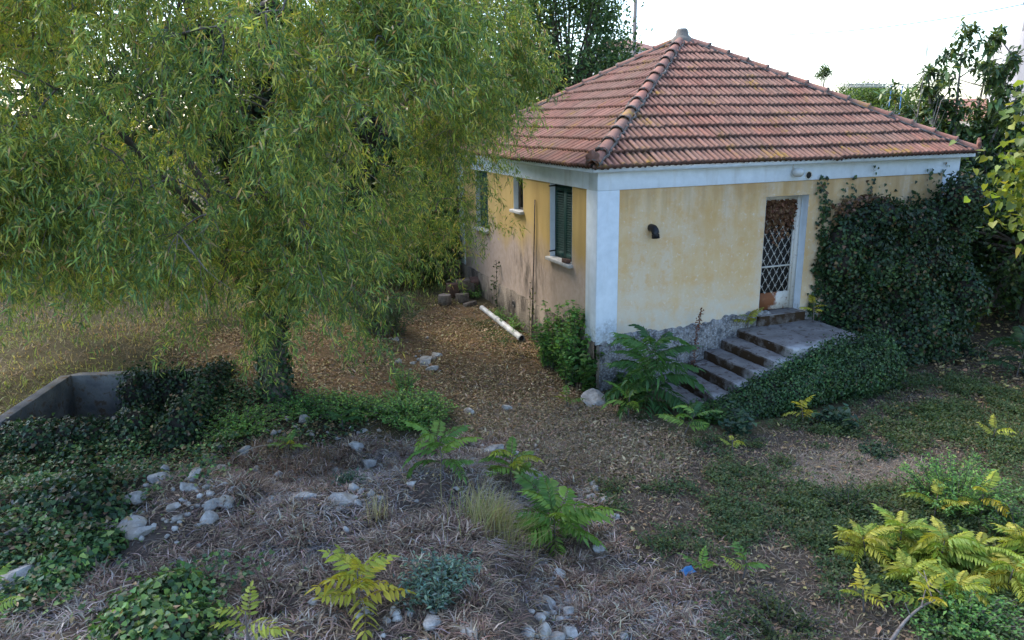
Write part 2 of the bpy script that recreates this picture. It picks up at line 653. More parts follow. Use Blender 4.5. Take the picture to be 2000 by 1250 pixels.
# ------------------------------------------------------------------ the ground sheet
def axis(lo, hi, st, ext):
    a = list(np.arange(lo, hi + 1e-6, st))
    q = st
    while a[-1] < ext:
        q *= 1.22
        a.append(a[-1] + q)
    q = st
    b = [lo]
    while b[-1] > -ext:
        q *= 1.22
        b.append(b[-1] - q)
    return np.array(b[:0:-1] + a)


gx, gy = axis(-11, 7, .12, 900), axis(-8, 11, .12, 900)
X, Y = np.meshgrid(gx, gy)
GZ = H(X, Y)
V = np.stack([X, Y, GZ], -1).reshape(-1, 3)
nx, ny = len(gx), len(gy)
i = (np.arange(ny - 1)[:, None] * nx + np.arange(nx - 1)[None]).ravel()
F = np.stack([i, i + 1, i + 1 + nx, i + nx], 1)
cen = V[F].mean(1)
F = F[~inpoly(cen[:, 0], cen[:, 1], pc_ + (PIT - pc_) * 1.06)]
gc = np.tile(np.array([.125, .105, .060]), (len(V), 1))
vx, vy = V[:, 0], V[:, 1]
for nm, c in (('path', (.19, .145, .105)), ('weeds', (.105, .085, .066)), ('litter', (.24, .16, .09)), ('straw', (.13, .10, .082)),
              ('shade', (.10, .08, .055)), ('ivy', (.05, .045, .03)), ('bare', (.20, .165, .13)), ('lawn', (.07, .08, .03))):
    gc[zone(nm, vx, vy)] = c
MBg = MB()
MBg.add(V, F, gc)
ground = MBg.build('ground', M_GROUND, None, True)
tag(ground, kind='structure')

# ------------------------------------------------------------------ leaf / blade generators
KITE = np.array([(0, 0, 0), (.42, -.5, .5), (1, 0, 0), (.42, .5, .5)])
KITE_F = np.array([(0, 1, 2), (0, 2, 3)])
LANCE = np.array([(0, 0, 0), (.28, -.42, .4), (.62, -.40, .4), (1, 0, 0), (.62, .40, .4), (.28, .42, .4), (.45, 0, 0)])
LANCE_F = np.array([(0, 1, 6), (1, 2, 6), (2, 3, 6), (3, 4, 6), (4, 5, 6), (5, 0, 6)])
HEART = np.array([(.0, 0, 0), (-.12, -.36, .3), (.22, -.52, .5), (.55, -.34, .3), (1, 0, 0), (.55, .34, .3), (.22, .52, .5), (-.12, .36, .3)])
HEART_F = np.array([(0, 1, 2), (0, 2, 3), (0, 3, 4), (0, 4, 5), (0, 5, 6), (0, 6, 7)])
IVY4 = np.array([(0, 0, 0), (.12, -.5, .4), (.62, -.3, .2), (1, 0, 0), (.62, .3, .2), (.12, .5, .4)])
IVY4_F = np.array([(0, 1, 2), (0, 2, 3), (0, 3, 4), (0, 4, 5)])
BROAD = np.array([(0, 0, 0), (.35, -.55, .4), (1, 0, 0), (.35, .55, .4)])
SHAPES = dict(ivy=(IVY4, IVY4_F), broad=(BROAD, KITE_F), kite=(KITE, KITE_F), lance=(LANCE, LANCE_F), heart=(HEART, HEART_F))


def leaves(mb, P, D, N, L, Wd, col, shape='kite', fold=.25, droop=0.0):
    T, F = SHAPES[shape]
    P = np.asarray(P, float)
    n = len(P)
    if not n:
        return
    D = unit(D)
    Sd = unit(np.cross(D, N))
    Nn = np.cross(Sd, D)
    L = np.broadcast_to(np.asarray(L, float), (n,))[:, None, None]
    Wd = np.broadcast_to(np.asarray(Wd, float), (n,))[:, None, None]
    t = T[None]
    V = P[:, None] + D[:, None] * t[..., 0:1] * L + Sd[:, None] * t[..., 1:2] * Wd + Nn[:, None] * t[..., 2:3] * Wd * fold
    if droop:
        V[..., 2] -= (droop * T[:, 0] ** 2)[None] * L[..., 0]
    k = len(T)
    FF = (F[None] + (np.arange(n) * k)[:, None, None]).reshape(-1, 3)
    mb.add(V.reshape(-1, 3), FF, np.repeat(np.broadcast_to(col, (n, 3)), k, 0))


def palette(n, cols, w, var=.18, g=rng):
    cols = np.array(cols, float)
    i = g.choice(len(cols), n, p=np.array(w) / np.sum(w))
    return np.clip(cols[i] * (1 + var * g.normal(size=(n, 1))) * (1 + .06 * g.normal(size=(n, 3))), .004, .9)


def blades(mb, P, Dxy, L, Wd, lean, col):
    """bent grass blades: root P, heading Dxy, length, width, lean 0 upright .. 1 flat"""
    n = len(P)
    D = np.concatenate([Dxy, np.zeros((n, 1))], 1)
    Sd = np.stack([-Dxy[:, 1], Dxy[:, 0], np.zeros(n)], 1)
    L = np.broadcast_to(L, (n,))[:, None]
    Wd = np.broadcast_to(Wd, (n,))[:, None]
    lean = np.broadcast_to(lean, (n,))[:, None]
    up = np.array([0, 0, 1.0])
    m = P + L * .5 * (D * lean * .7 + up * np.sqrt(np.clip(1 - (lean * .7) ** 2, .02, 1)) * (1 - .62 * np.minimum(lean, 1.1)))
    t = m + L * .5 * (D * np.minimum(1, lean * 1.25) + up * (1 - 1.25 * lean) * .8)
    V = np.stack([P - Sd * Wd / 2, P + Sd * Wd / 2, m + Sd * Wd * .4, m - Sd * Wd * .4, t], 1)
    F = np.array([(0, 1, 2), (0, 2, 3), (3, 2, 4)])
    FF = (F[None] + (np.arange(n) * 5)[:, None, None]).reshape(-1, 3)
    mb.add(V.reshape(-1, 3), FF, np.repeat(col, 5, 0))


def hang(n, down=.6, g=rng, out=None):
    d = rdir(n, g)
    d[:, 2] -= down
    if out is not None:
        d = d + out
    return unit(d)


# ------------------------------------------------------------------ the house
LX, LY, HE, HP, ZP, PW = 7.6, 7.4, 3.07, 2.78, .43, .37
house = thing('house', 'abandoned ochre house with white corner bands and red tiled pyramid roof', 'house')


def wall(name, mat, axis_, u0, u1, z0, z1, holes, off, th, parent):
    us = sorted({u0, u1, *[h[0] for h in holes], *[h[1] for h in holes]})
    zs = sorted({z0, z1, *[h[2] for h in holes], *[h[3] for h in holes]})
    mb = MB()

    def P(u, d, z):
        return (u, off + d, z) if axis_ == 'x' else (off + d, u, z)
    for a, b in zip(us, us[1:]):
        for c, d in zip(zs, zs[1:]):
            if any(h[0] - 1e-6 <= a and b <= h[1] + 1e-6 and h[2] - 1e-6 <= c and d <= h[3] + 1e-6 for h in holes):
                continue
            for dd, fl in ((0, 0), (th, 1)):
                q = [P(a, dd, c), P(b, dd, c), P(b, dd, d), P(a, dd, d)]
                if (axis_ == 'y') != bool(fl):
                    q = q[::-1]
                mb.add(q, [(0, 1, 2, 3)])
    return mb.build(name, mat, parent)


WIN = [(.93, 1.86, 1.45, HP), (3.15, 3.67, 2.12, HP), (5.26, 6.10, 1.47, HP)]     # side wall openings: y0 y1 z0 z1
DOOR = (3.21, 4.12, .45, 2.53)
wall('wall', M_OCHRE, 'x', PW, LX - PW, ZP - .05, HP, [DOOR], 0.0, .30, house)
wall('wall', M_OCHRE, 'y', PW, LY - PW, ZP - .05, HP, WIN, 0.0, .30, house)
mb = MB()
mb.box((LX - .02, .02, -.6), (LX, LY - .02, HE))
mb.box((.02, LY - .02, -.6), (LX - .03, LY, HE))
mb.build('wall', M_OCHRE, house)
mb = MB()
mb.box((.31, .31, .40), (LX - .3, LY - .3, .44))
mb.box((.31, .31, 2.95), (LX - .3, LY - .3, 2.99))
mb.box((4.9, .4, .45), (4.95, LY - .4, 2.94))
mb.box((.4, 2.4, .45), (4.85, 2.45, 2.94))
mb.build('interior', M_DARK, house)
# white bands and corner pilasters, 2 cm proud of the render
q = .022
mb = MB()
mb.box((-q, -q, HP), (LX + q, .30, HE))
mb.box((-q, .301, HP), (.30, LY + q, HE))
bevel(mb.build('white_band', M_WHITE, house), .006)
for lo, hi in (((-q, -q, .28), (PW, PW, HP - .001)), ((LX - PW, -q, .28), (LX + q, PW, HP - .001)), ((-q, LY - PW, .28), (PW, LY + q, HP - .001))):
    # only the two outer faces and their returns
    o = MB().box(lo, hi).build('corner_pilaster', M_WHITE, house)
    bevel(o, .012, 3)


def ragged(name, pts0, n, axis_, off0, off1, topf, z0, mat):
    """rough base course with an uneven upper edge"""
    u = np.linspace(pts0[0], pts0[1], n)
    zt = topf(u)
    rows = []
    for d, zz in ((off0, np.full(n, z0)), (off0, z0 + (zt - z0) * .33), (off0, z0 + (zt - z0) * .66), (off0, zt), (off1, zt - .004)):
        dd = d + .008 * fbm(u * 9, zz * 9, 3.1) * (d == off0)
        rows.append(np.stack([u, dd * np.ones(n), zz], 1) if axis_ == 'x' else np.stack([dd * np.ones(n), u, zz], 1))
    V = np.concatenate(rows)
    F = []
    for r_ in range(4):
        for a in range(n - 1):
            q = (r_ * n + a, r_ * n + a + 1, (r_ + 1) * n + a + 1, (r_ + 1) * n + a)
            F.append(q if axis_ == 'x' else q[::-1])
    return MB().add(V, F).build(name, mat, house)


def top_front(u):
    return ZP + .03 * fbm(u * 3.1, 1.3) + .04 * fbm(u * 12, 2.2) - .14 * smooth(.6, .3, u) + .12 * smooth(2.0, 3.1, u) * smooth(3.7, 3.2, u)


ragged('plinth', (-.012, LX), 260, 'x', -.034, .05, top_front, -.9, M_PLINTH)
ragged('plinth', (-.036, LY), 200, 'y', -.046, .05, lambda u: ZP - .005 + .012 * fbm(u * 6, 5.0) - .10 * smooth(.6, .2, u), -.9, M_PLINTH)


# windows of the side wall
def window(y0, y1, z0, z1, shutter, nm):
    w = MB()
    w.box((.16, y0 + .001, z0 + .04), (.20, y1 - .001, z1 - .001))
    w = w.build('window', M_DARK, house)
    if nm:
        w['label'] = nm
    r = MB()
    r.add([(-.003, y1 - .004, z0), (.158, y1 - .004, z0), (.158, y1 - .004, z1), (-.003, y1 - .004, z1)], [(0, 1, 2, 3)])
    r.add([(-.003, y0 + .004, z0), (.158, y0 + .004, z0), (.158, y0 + .004, z1), (-.003, y0 + .004, z1)], [(3, 2, 1, 0)])
    r.add([(.158, y0, z1 - .004), (-.003, y0, z1 - .004), (-.003, y1, z1 - .004), (.158, y1, z1 - .004)], [(0, 1, 2, 3)])
    r.build('reveal', M_WHITE, w)
    s = MB().box((-.085, y0 - .04, z0 - .045), (.155, y1 + .04, z0 + .012)).build('sill', M_MARBLE, w)
    bevel(s, .006)
    f = MB()
    for a, b in ((y0 + .006, y0 + .05), (y1 - .05, y1 - .006)):
        f.box((.10, a, z0 + .015), (.155, b, z1 - .01))
    f.box((.10, y0 + .05, z1 - .06), (.155, y1 - .05, z1 - .01))
    f.box((.10, y0 + .05, z0 + .015), (.155, y1 - .05, z0 + .05))
    f.build('frame', M_SHUT if shutter else M_WOOD, w)
    if shutter:
        sh = MB()
        ys = [y0 + .055, (y0 + y1) / 2 - .003, (y0 + y1) / 2 + .003, y1 - .055]
        for a, b in ((ys[0], ys[1]), (ys[2], ys[3])):
            for c, d in ((a, a + .05), (b - .05, b)):
                sh.box((.085, c, z0 + .055), (.125, d, z1 - .065))
            sh.box((.085, a + .05, z1 - .13), (.125, b - .05, z1 - .065))
            sh.box((.085, a + .05, z0 + .055), (.125, b - .05, z0 + .13))
        sh.build('shutter', M_SHUT, w)
        for a, b in ((ys[0], ys[1]), (ys[2], ys[3])):
            zz = z0 + .14
            while zz < z1 - .16:
                V = [(.083, a + .05, zz), (.083, b - .05, zz), (.122, b - .05, zz + .032), (.122, a + .05, zz + .032)]
                V = np.array(V + [(p[0] + .004, p[1], p[2] - .008) for p in V])
                MBs = MB().add(V, [(3, 2, 1, 0), (4, 5, 6, 7), (0, 1, 5, 4), (2, 3, 7, 6)])
                MBs.build('slat', M_SHUT, w)
                zz += .042
        hg = MB()
        for zz in (z0 + .12, z1 - .05):
            hg.tube([(-.06, y1 - .10, zz), (.05, y1 - .06, zz), (.1, y1 - .05, zz)], .014, 6)
        hg.build('hinge', M_BLACK, w)
    return w


window(*WIN[0], True, 'window with closed green louvred shutters near the house corner')
window(*WIN[1], False, 'small high window in the middle of the side wall')
window(*WIN[2], True, 'tall window at the far end of the side wall')

# door: recessed frame, lattice grille, rusty kick panel
x0, x1, z0, z1 = DOOR
DY = .19
door = MB().box((x0 + .004, DY + .05, z0 + .01), (x1 - .004, DY + .07, z1 - .005)).build('door', M_DARK, house)
door['label'] = 'white metal lattice door with rusty kick panel'
r = MB()
r.add([(x1 - .004, -.003, z0), (x1 - .004, .28, z0), (x1 - .004, .28, z1), (x1 - .004, -.003, z1)], [(3, 2, 1, 0)])
r.add([(x0 + .004, -.003, z0), (x0 + .004, .28, z0), (x0 + .004, .28, z1), (x0 + .004, -.003, z1)], [(0, 1, 2, 3)])
r.add([(x0, -.003, z1 - .004), (x1, -.003, z1 - .004), (x1, .28, z1 - .004), (x0, .28, z1 - .004)], [(3, 2, 1, 0)])
r.build('reveal', M_WHITE, door)
fr = MB()
fr.box((x0 + .006, DY - .03, z0 + .012), (x0 + .075, DY + .045, z1 - .008))
fr.box((x1 - .085, DY - .03, z0 + .012), (x1 - .006, DY + .045, z1 - .008))
fr.box((x0 + .076, DY - .03, z1 - .075), (x1 - .086, DY + .045, z1 - .008))
fr.build('frame', M_WMETAL, door)
a, b = x0 + .08, x1 - .09
lf = MB()
lf.box((a, DY - .01, z0 + .02), (a + .035, DY + .03, z1 - .08))
lf.box((b - .035, DY - .01, z0 + .02), (b, DY + .03, z1 - .08))
lf.box((a + .036, DY - .008, z0 + .80), (b - .036, DY + .025, z0 + .825))
lf.box((a + .036, DY - .008, z1 - .12), (b - .036, DY + .025, z1 - .081))
lf.build('leaf_frame', M_WMETAL, door)
MB().box((a + .036, DY - .004, z0 + .02), (b - .036, DY + .02, z0 + .335)).build('kick_panel', M_RUST, door)
gr = MB()
ga, gb, gz0, gz1 = a + .036, b - .036, z0 + .335, z1 - .12
pw, ph = (gb - ga) / 4.5, .235
k0 = -14
bars = []
for sgn in (1, -1):
    for k_ in range(-14, 16):
        # line x = ga + k*pw + sgn*(z-gz0)/ph*pw
        pts = []
        zz = np.linspace(gz0, gz1, 120)
        xx = ga + k_ * pw + sgn * (zz - gz0) / ph * pw
        ok = (xx >= ga) & (xx <= gb)
        if ok.sum() > 2:
            p0, p1 = np.array([xx[ok][0], DY + .004 + .008 * (sgn > 0), zz[ok][0]]), np.array([xx[ok][-1], DY + .004 + .008 * (sgn > 0), zz[ok][-1]])
            gr.tube([p0, p1], .0048, 4)
zz = gz0
nrow = int((gz1 - gz0) / (ph / 2))
for r_ in range(nrow + 1):
    for c_ in range(0, 10):
        xx = ga + c_ * pw / 2
        if (r_ + c_) % 2 == 0 and ga < xx < gb:
            zc = gz0 + r_ * ph / 2
            gr.box((xx - .008, DY - .006, zc - .012), (xx + .008, DY + .014, zc + .012))
            gr.tube([(xx - .03, DY, zc + .018), (xx, DY - .006, zc), (xx + .03, DY, zc + .018)], .005, 4)
gr.build('grille', M_WMETAL, door)
MB().box((a - .02, DY + .12, z0 + .02), (b + .02, DY + .125, z1 - .05)).build('pane', M_DARK, door)
o = MB().box((x0 - .05, -.10, .20), (x1 + .06, .285, z0 + .004)).build('threshold', M_STEP, house)
bevel(o, .015)
# dead leaves caught in the top of the grille
n = 1500
g_ = np.random.default_rng(3)
P = np.stack([g_.uniform(ga, gb, n), g_.uniform(DY - .03, DY + .06, n), gz1 + .04 - np.abs(g_.normal(0, .24, n))], 1)
P = P[P[:, 2] > gz0 + .25 + .55 * (g_.random(n) < .93)]
mb = MB()
leaves(mb, P, hang(len(P), .8, g_), rdir(len(P), g_), g_.uniform(.05, .085, len(P)), g_.uniform(.04, .07, len(P)),
       palette(len(P), [(.20, .105, .06), (.12, .06, .035), (.27, .16, .10)], [5, 3, 2], .2, g_), 'heart', .6)
tag(mb.build('dead_creeper', DRYLEAF), 'dead brown creeper leaves caught in the top of the door grille', 'creeper')

# ------------------------------------------------------------------ roof
OV = .20
EZ, AZ = 3.145, 5.42
CXY = (LX / 2, LY / 2)
apex = Vector((CXY[0], CXY[1], AZ))
cor = [Vector((-OV, -OV, EZ)), Vector((LX + OV, -OV, EZ)), Vector((LX + OV, LY + OV, EZ)), Vector((-OV, LY + OV, EZ))]
mb = MB()
for k_ in range(4):
    mb.add([cor[k_], cor[(k_ + 1) % 4], apex], [(0, 1, 2)])
roof = mb.build('roof', M_MORTAR, house)
fb = MB()
e = OV - .015
for lo, hi in (((-e, -e, HE + .001), (LX + e, -e + .03, EZ - .006)), ((-e, -e + .031, HE + .001), (-e + .03, LY + e, EZ - .006)),
               ((LX + e - .03, -e + .031, HE + .001), (LX + e, LY + e, EZ - .006)), ((-e + .031, LY + e - .03, HE + .001), (LX + e - .031, LY + e, EZ - .006))):
    fb.box(lo, hi)
fb.build('fascia', M_WHITE, roof)
MB().box((-e + .002, -e + .002, HE + .03), (LX + e - .002, LY + e - .002, HE + .045)).build('soffit', M_WHITE, roof)

NR = 13
TW = .2135
prof = [(0, .002), (.012, .03), (.03, .042), (.05, .042), (.066, .026), (.078, .004), (.118, .0), (.128, .022), (.142, .032), (.16, .032), (.174, .02), (.184, .002), (.2125, .0)]


def tile_mesh(EXP):
    P = np.array(prof)
    k = len(P)
    jx = P[:, 0] - TW / 2
    rows, cols = [], []
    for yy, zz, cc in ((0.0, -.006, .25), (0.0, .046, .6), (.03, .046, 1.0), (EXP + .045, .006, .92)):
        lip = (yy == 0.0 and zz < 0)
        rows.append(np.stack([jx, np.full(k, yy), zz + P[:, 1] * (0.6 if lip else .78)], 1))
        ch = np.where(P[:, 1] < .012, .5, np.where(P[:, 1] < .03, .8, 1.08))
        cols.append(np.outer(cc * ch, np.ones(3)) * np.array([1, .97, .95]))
    V = np.concatenate(rows)
    F = [(r_ * k + a, r_ * k + a + 1, (r_ + 1) * k + a + 1, (r_ + 1) * k + a) for r_ in range(3) for a in range(k - 1)]
    return V, np.array(F), np.concatenate(cols)


def slopes():
    out = []
    for k_ in range(4):
        A, B = cor[k_], cor[(k_ + 1) % 4]
        u = (B - A).normalized()
        mid = (A + B) / 2
        v = (apex - mid).normalized()
        n_ = u.cross(v)
        out.append((A, u, v, n_, (B - A).length, (apex - mid).length))
    return out


SL = slopes()
cand = []
meshes = {}
for k_, (A, u, v, n_, Lu, Lv) in enumerate(SL):
    EXP = Lv / NR
    V, F, cc = tile_mesh(EXP)
    if k_ not in meshes:
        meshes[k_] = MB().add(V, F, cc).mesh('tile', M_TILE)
    ncol = int(math.ceil(Lu / TW)) + 1
    for j in range(NR):
        for c_ in range(ncol):
            uc = Lu / 2 + (c_ - (ncol - 1) / 2) * TW
            v0 = j * EXP - (.03 if j == 0 else 0)

            def inside(uu, vv):
                h = np.minimum(uu, Lu - uu) * (Lv / (Lu / 2))
                return h - vv
            cs = [inside(uc + s_ * TW / 2, v0 + t_) for s_ in (-1, 1) for t_ in (0, EXP + .045)]
            if max(cs) < .02:
                continue
            Mx = Matrix(((u.x, v.x, n_.x, 0), (u.y, v.y, n_.y, 0), (u.z, v.z, n_.z, 0), (0, 0, 0, 1)))
            pos = A + u * uc + v * v0
            jitter = Matrix.Rotation(rng.normal() * .012, 4, 'Z') @ Matrix.Rotation(rng.normal() * .007, 4, 'X')
            pos = pos - v * (abs(rng.normal()) * .005 + (.03 if rng.random() < .025 else 0)) + n_ * float(.012 * fbm(uc * .7, v0 * .7, 3.0 + k_))
            Mx = Matrix.Translation(pos + n_ * (.006 + abs(rng.normal()) * .003)) @ Mx @ jitter
            d = (pos - Vector(CAM)).length + (0 if k_ in (0, 3) else 100) + (1.5 if k_ == 3 else 0)
            cand.append((d, k_, min(cs) < 0.0, Mx, uc, v0, Lu, Lv))
cand.sort(key=lambda q: q[0])


def cut(V, F, cc, uc, v0, Lu, Lv):
    """trim a tile along the hips, leaving it under the hip tiles"""
    bm = bmesh.new()
    cl = bm.verts.layers.float_color.new('Col')
    vs_ = [bm.verts.new(p) for p in V]
    for v_, c in zip(vs_, cc):
        v_[cl] = (*c, 1)
    for f in F:
        bm.faces.new([vs_[i_] for i_ in f])
    s_ = Lv / (Lu / 2)
    for pc, no in (((-uc, -v0, 0), (-s_, 1, 0)), ((Lu - uc, -v0, 0), (s_, 1, 0))):
        bmesh.ops.bisect_plane(bm, geom=bm.verts[:] + bm.edges[:] + bm.faces[:], plane_co=pc, plane_no=no, clear_outer=True)
    bm.verts.index_update()
    V2 = np.array([v_.co[:] for v_ in bm.verts]).reshape(-1, 3)
    C2 = np.array([v_[cl][:3] for v_ in bm.verts]).reshape(-1, 3)
    F2 = [[v_.index for v_ in f.verts] for f in bm.faces]
    bm.free()
    return V2, F2, C2


rest = MB()
for idx, (d, k_, edge, Mx, uc, v0, Lu, Lv) in enumerate(cand):
    V, F, cc = tile_mesh(Lv / NR)
    if edge:
        V, F, cc = cut(V, F, cc, uc, v0, Lu, Lv)
        if not len(F):
            continue
    if idx < 300:
        if edge:
            mb = MB()
            mb.add(V, np.zeros((0, 4), int), cc)
            mb.f = [np.array([f]) for f in F]
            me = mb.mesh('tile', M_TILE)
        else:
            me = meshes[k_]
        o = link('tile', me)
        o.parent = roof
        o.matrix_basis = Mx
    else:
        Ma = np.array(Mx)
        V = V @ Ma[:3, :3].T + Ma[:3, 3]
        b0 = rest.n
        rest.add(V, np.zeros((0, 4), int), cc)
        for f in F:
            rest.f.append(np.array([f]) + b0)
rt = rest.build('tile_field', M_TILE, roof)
rt['kind'] = 'stuff'

# hip tiles with mortar
NC = 14
for k_, c in enumerate(cor):
    ax = apex - c
    ln = ax.length
    t = ax.normalized()
    sd_ = t.cross(Vector((0, 0, 1))).normalized()
    up = sd_.cross(t)
    cl = (ln - .18) / NC
    for j in range(NC):
        p0 = c + t * (j * cl + .03)
        mb = MB()
        rows = []
        for yy, rr, hh in ((-.03, .104, .052), (.0, .108, .055), (.03, .099, .042), (cl * .9, .088, .030), (cl + .02, .086, .028)):
            a = np.linspace(-.15, math.pi + .15, 9)
            wob_ = 1 + .02 * rng.normal()
            rows.append(np.array([p0 + t * yy + sd_ * float(rr * wob_ * math.cos(q)) + up * float(hh + rr * .85 * math.sin(q)) for q in a]))
        V = np.concatenate(rows)
        k = 9
        F = [(r_ * k + a, r_ * k + a + 1, (r_ + 1) * k + a + 1, (r_ + 1) * k + a) for r_ in range(4) for a in range(k - 1)]
        F.append(tuple(range(k))[::-1] if False else (0, 1, 2, 3))
        mb.add(V, F, (1.05, 1.0, .98))
        mb.build('hip_tile', M_TILE, roof, True)
        if k_ != 2:
            m2 = MB()
            a = np.linspace(-.35, math.pi + .35, 10)
            rows = []
            for yy, rr in ((-.03, .09), (-.026, .111), (-.008, .115), (.002, .104)):
                rows.append(np.array([p0 + t * (yy + .012 * rng.normal()) + sd_ * float(rr * (1 + .08 * rng.normal()) * math.cos(q)) + up * float(.05 + rr * .85 * math.sin(q)) for q in a]))
            V = np.concatenate(rows)
            F = [(r_ * 10 + a_, r_ * 10 + a_ + 1, (r_ + 1) * 10 + a_ + 1, (r_ + 1) * 10 + a_) for r_ in range(3) for a_ in range(9)]
            m2.add(V, F)
            m2.build('mortar_joint', M_MORTAR, roof, True)
    # bedding mortar along both sides
    bd = MB()
    for s_ in (-1, 1):
        yy = np.linspace(.05, ln - .1, 90)
        pts = []
        for y_ in yy:
            w_ = .108 + .018 * rng.normal()
            pts.append(np.array(c + t * float(y_) + sd_ * float(s_ * w_) + up * .028))
        bd.tube(pts, .016 + .012 * rng.random(90), 6)
    bd.build('bedding_mortar', M_MORTAR, roof, True)
fin = MB().lathe([(.25, -.14), (.23, -.03), (.18, .03), (.14, .06), (.12, .15), (.105, .185), (.08, .2), (0, .205)], 18, Matrix.Translation(apex + Vector((0, 0, .02))))
fin.build('finial', simple('finial_clay', (.25, .21, .17), (.14, .12, .1), 9), roof, True)


def antefix(c, rz):
    mb = MB()
    n = 25
    a = np.linspace(-.15 * math.pi, 1.15 * math.pi, n)
    r_ = (.085 + .022 * np.abs(np.cos(a * 3.5 - math.pi * .25 * 3.5))) * (1 + .35 * np.clip(np.sin(a), 0, 1))
    xy = np.stack([r_ * np.cos(a), .06 + r_ * np.sin(a) * 1.15], 1)
    ring0 = np.stack([xy[:, 0], np.full(n, -.03), xy[:, 1]], 1)
    ring1 = ring0 + np.array([0, .05, 0])
    V = np.concatenate([ring0, ring1, [(0, -.055, .07)], [(0, .02, .07)]])
    F = [(i_, i_ + 1, n + i_ + 1, n + i_) for i_ in range(n - 1)]
    mb.add(V, F, (.75, .72, .7))
    b = 0
    mb.f.append(np.array([(i_ + 1, i_, 2 * n) for i_ in range(n - 1)]))
    mb.f.append(np.array([(n + i_, n + i_ + 1, 2 * n + 1) for i_ in range(n - 1)]))
    o = mb.build('antefix', M_TILE, roof)
    o.matrix_basis = Matrix.Translation(c) @ Matrix.Rotation(rz, 4, 'Z')
    return o


antefix(cor[0] + Vector((.0, .0, .05)), math.radians(-45))
antefix(cor[1] + Vector((-.0, .0, .05)), math.radians(45))
antefix(cor[3] + Vector((.0, -.0, .05)), math.radians(-135))

# ------------------------------------------------------------------ things on the house
lamp = thing('wall_lamp', 'round milky glass wall lamp on the white band above the door', 'lamp', (3.73, -.022, 2.94))
MB().lathe([(.02, -.004), (.055, 0), (.055, .03), (.03, .05)], 16, Matrix.Translation((3.73, -.022, 2.94)) @ Matrix.Rotation(math.radians(90), 4, 'X')).build('base', M_WMETAL, lamp, True)
MB().lathe([(0, -.09), (.05, -.082), (.085, -.05), (.1, 0), (.088, .05), (.055, .08), (.0, .085)][::-1], 20,
           Matrix.Translation((3.73, -.13, 2.93)) @ Matrix.Scale(.85, 4, Vector((0, 0, 1)))).build('globe', M_GLASS, lamp, True)
MB().tube([(3.70, -.03, 3.06), (3.70, -.03, 2.98)], .008, 5).build('conduit', M_WMETAL, lamp)
vent = thing('flue_opening', 'round dark flue hole in the white band beside the wall lamp', 'vent', (4.05, -.022, 2.865))
MB().lathe([(.058, -.02), (.058, .012), (.07, .012), (.072, .0)][::-1], 20, Matrix.Translation((4.05, -.022, 2.865)) @ Matrix.Rotation(math.radians(90), 4, 'X')).build('collar', M_WMETAL, vent, True)
MB().lathe([(.0, .002), (.059, .002)], 20, Matrix.Translation((4.05, -.022, 2.865)) @ Matrix.Rotation(math.radians(90), 4, 'X')).build('bore', M_DARK, vent)
el = MB()
th = np.linspace(0, math.pi / 2, 9)
pts = [(.96, .02, 2.15), (.96, -.06, 2.15)] + [(.96, -.06 - .09 * math.sin(q_), 2.06 + .09 * math.cos(q_)) for q_ in th[1:]] + [(.965, -.15, 2.0)]
el.tube(pts, [.062] * (len(pts) - 1) + [.068], 14)
tag(el.build('elbow_pipe', M_BLACK, None, True), 'short black elbow pipe sticking out of the ochre front wall', 'pipe')
cb = MB().tube([(-.025, 2.50, 2.42), (-.03, 2.53, 1.8), (-.03, 2.57, 1.2), (-.055, 2.60, .43), (-.06, 2.62, -.35)], .012, 6)
tag(cb.build('cable', M_WOOD), 'thin grey cable running down the side wall between two windows', 'cable')
rg = MB().lathe([(.045, -.02), (.045, .02), (.065, .022), (.07, 0)][::-1], 16, Matrix.Translation((-.048, 3.61, .19)) @ Matrix.Rotation(math.radians(-90), 4, 'Y'))
tag(rg.build('drain_ring', M_MORTAR, None, True), 'small round drain outlet in the mouldy base of the side wall', 'drain')
o = MB().box((-.075, 1.0, WIN[0][2] + .014), (.02, 1.2, WIN[0][2] + .085), jit=.007).build('brick', M_BRICK)
bevel(o, .012)
tag(o, 'broken brick lying on the sill of the shuttered window', 'brick')

# ------------------------------------------------------------------ steps
st = thing('entrance_steps', 'worn concrete steps with a landing below the lattice door', 'steps', (2.7, -.7, -.5))
o = MB().box((2.75, -1.47, -.8), (4.36, -.036, .27), jit=.006).build('landing', M_STEP, st)
worn(bevel(o, .03, 2), .03, .2, 5)
for k_ in range(1, 6):
    zt = .27 - .155 * k_
    xa, xb = 2.75 - .335 * k_, 2.75 - .335 * (k_ - 1) + .005
    o = MB().box((xa, -1.47 + .01 * rng.normal(), -.85), (xb, -.038, zt), jit=.007).build('step', M_STEP, st)
    worn(bevel(o, .03, 2), .035, .12, 4)
sp = gp(1910, 600)
st2 = thing('garden_steps', 'small mossy stone steps in the deep shade past the ivy', 'steps', sp)
for k_, (w_, dz, dx) in enumerate(((1.0, .16, 0), (.85, .34, .38))):
    o = MB().box((-.4 + dx, -w_ / 2, -.2), (.35 + dx, w_ / 2, dz), Matrix.Translation(sp) @ Matrix.Rotation(.75, 4, 'Z'), jit=.02).build('step', M_STEP, st2)
    bevel(o, .03, 2)

# ------------------------------------------------------------------ the sunken pit
pit = thing('concrete_pit', 'sunken concrete pit with bare grey parapet walls beside the tree', 'pit', (*pc_, -.1))
rim = -.06


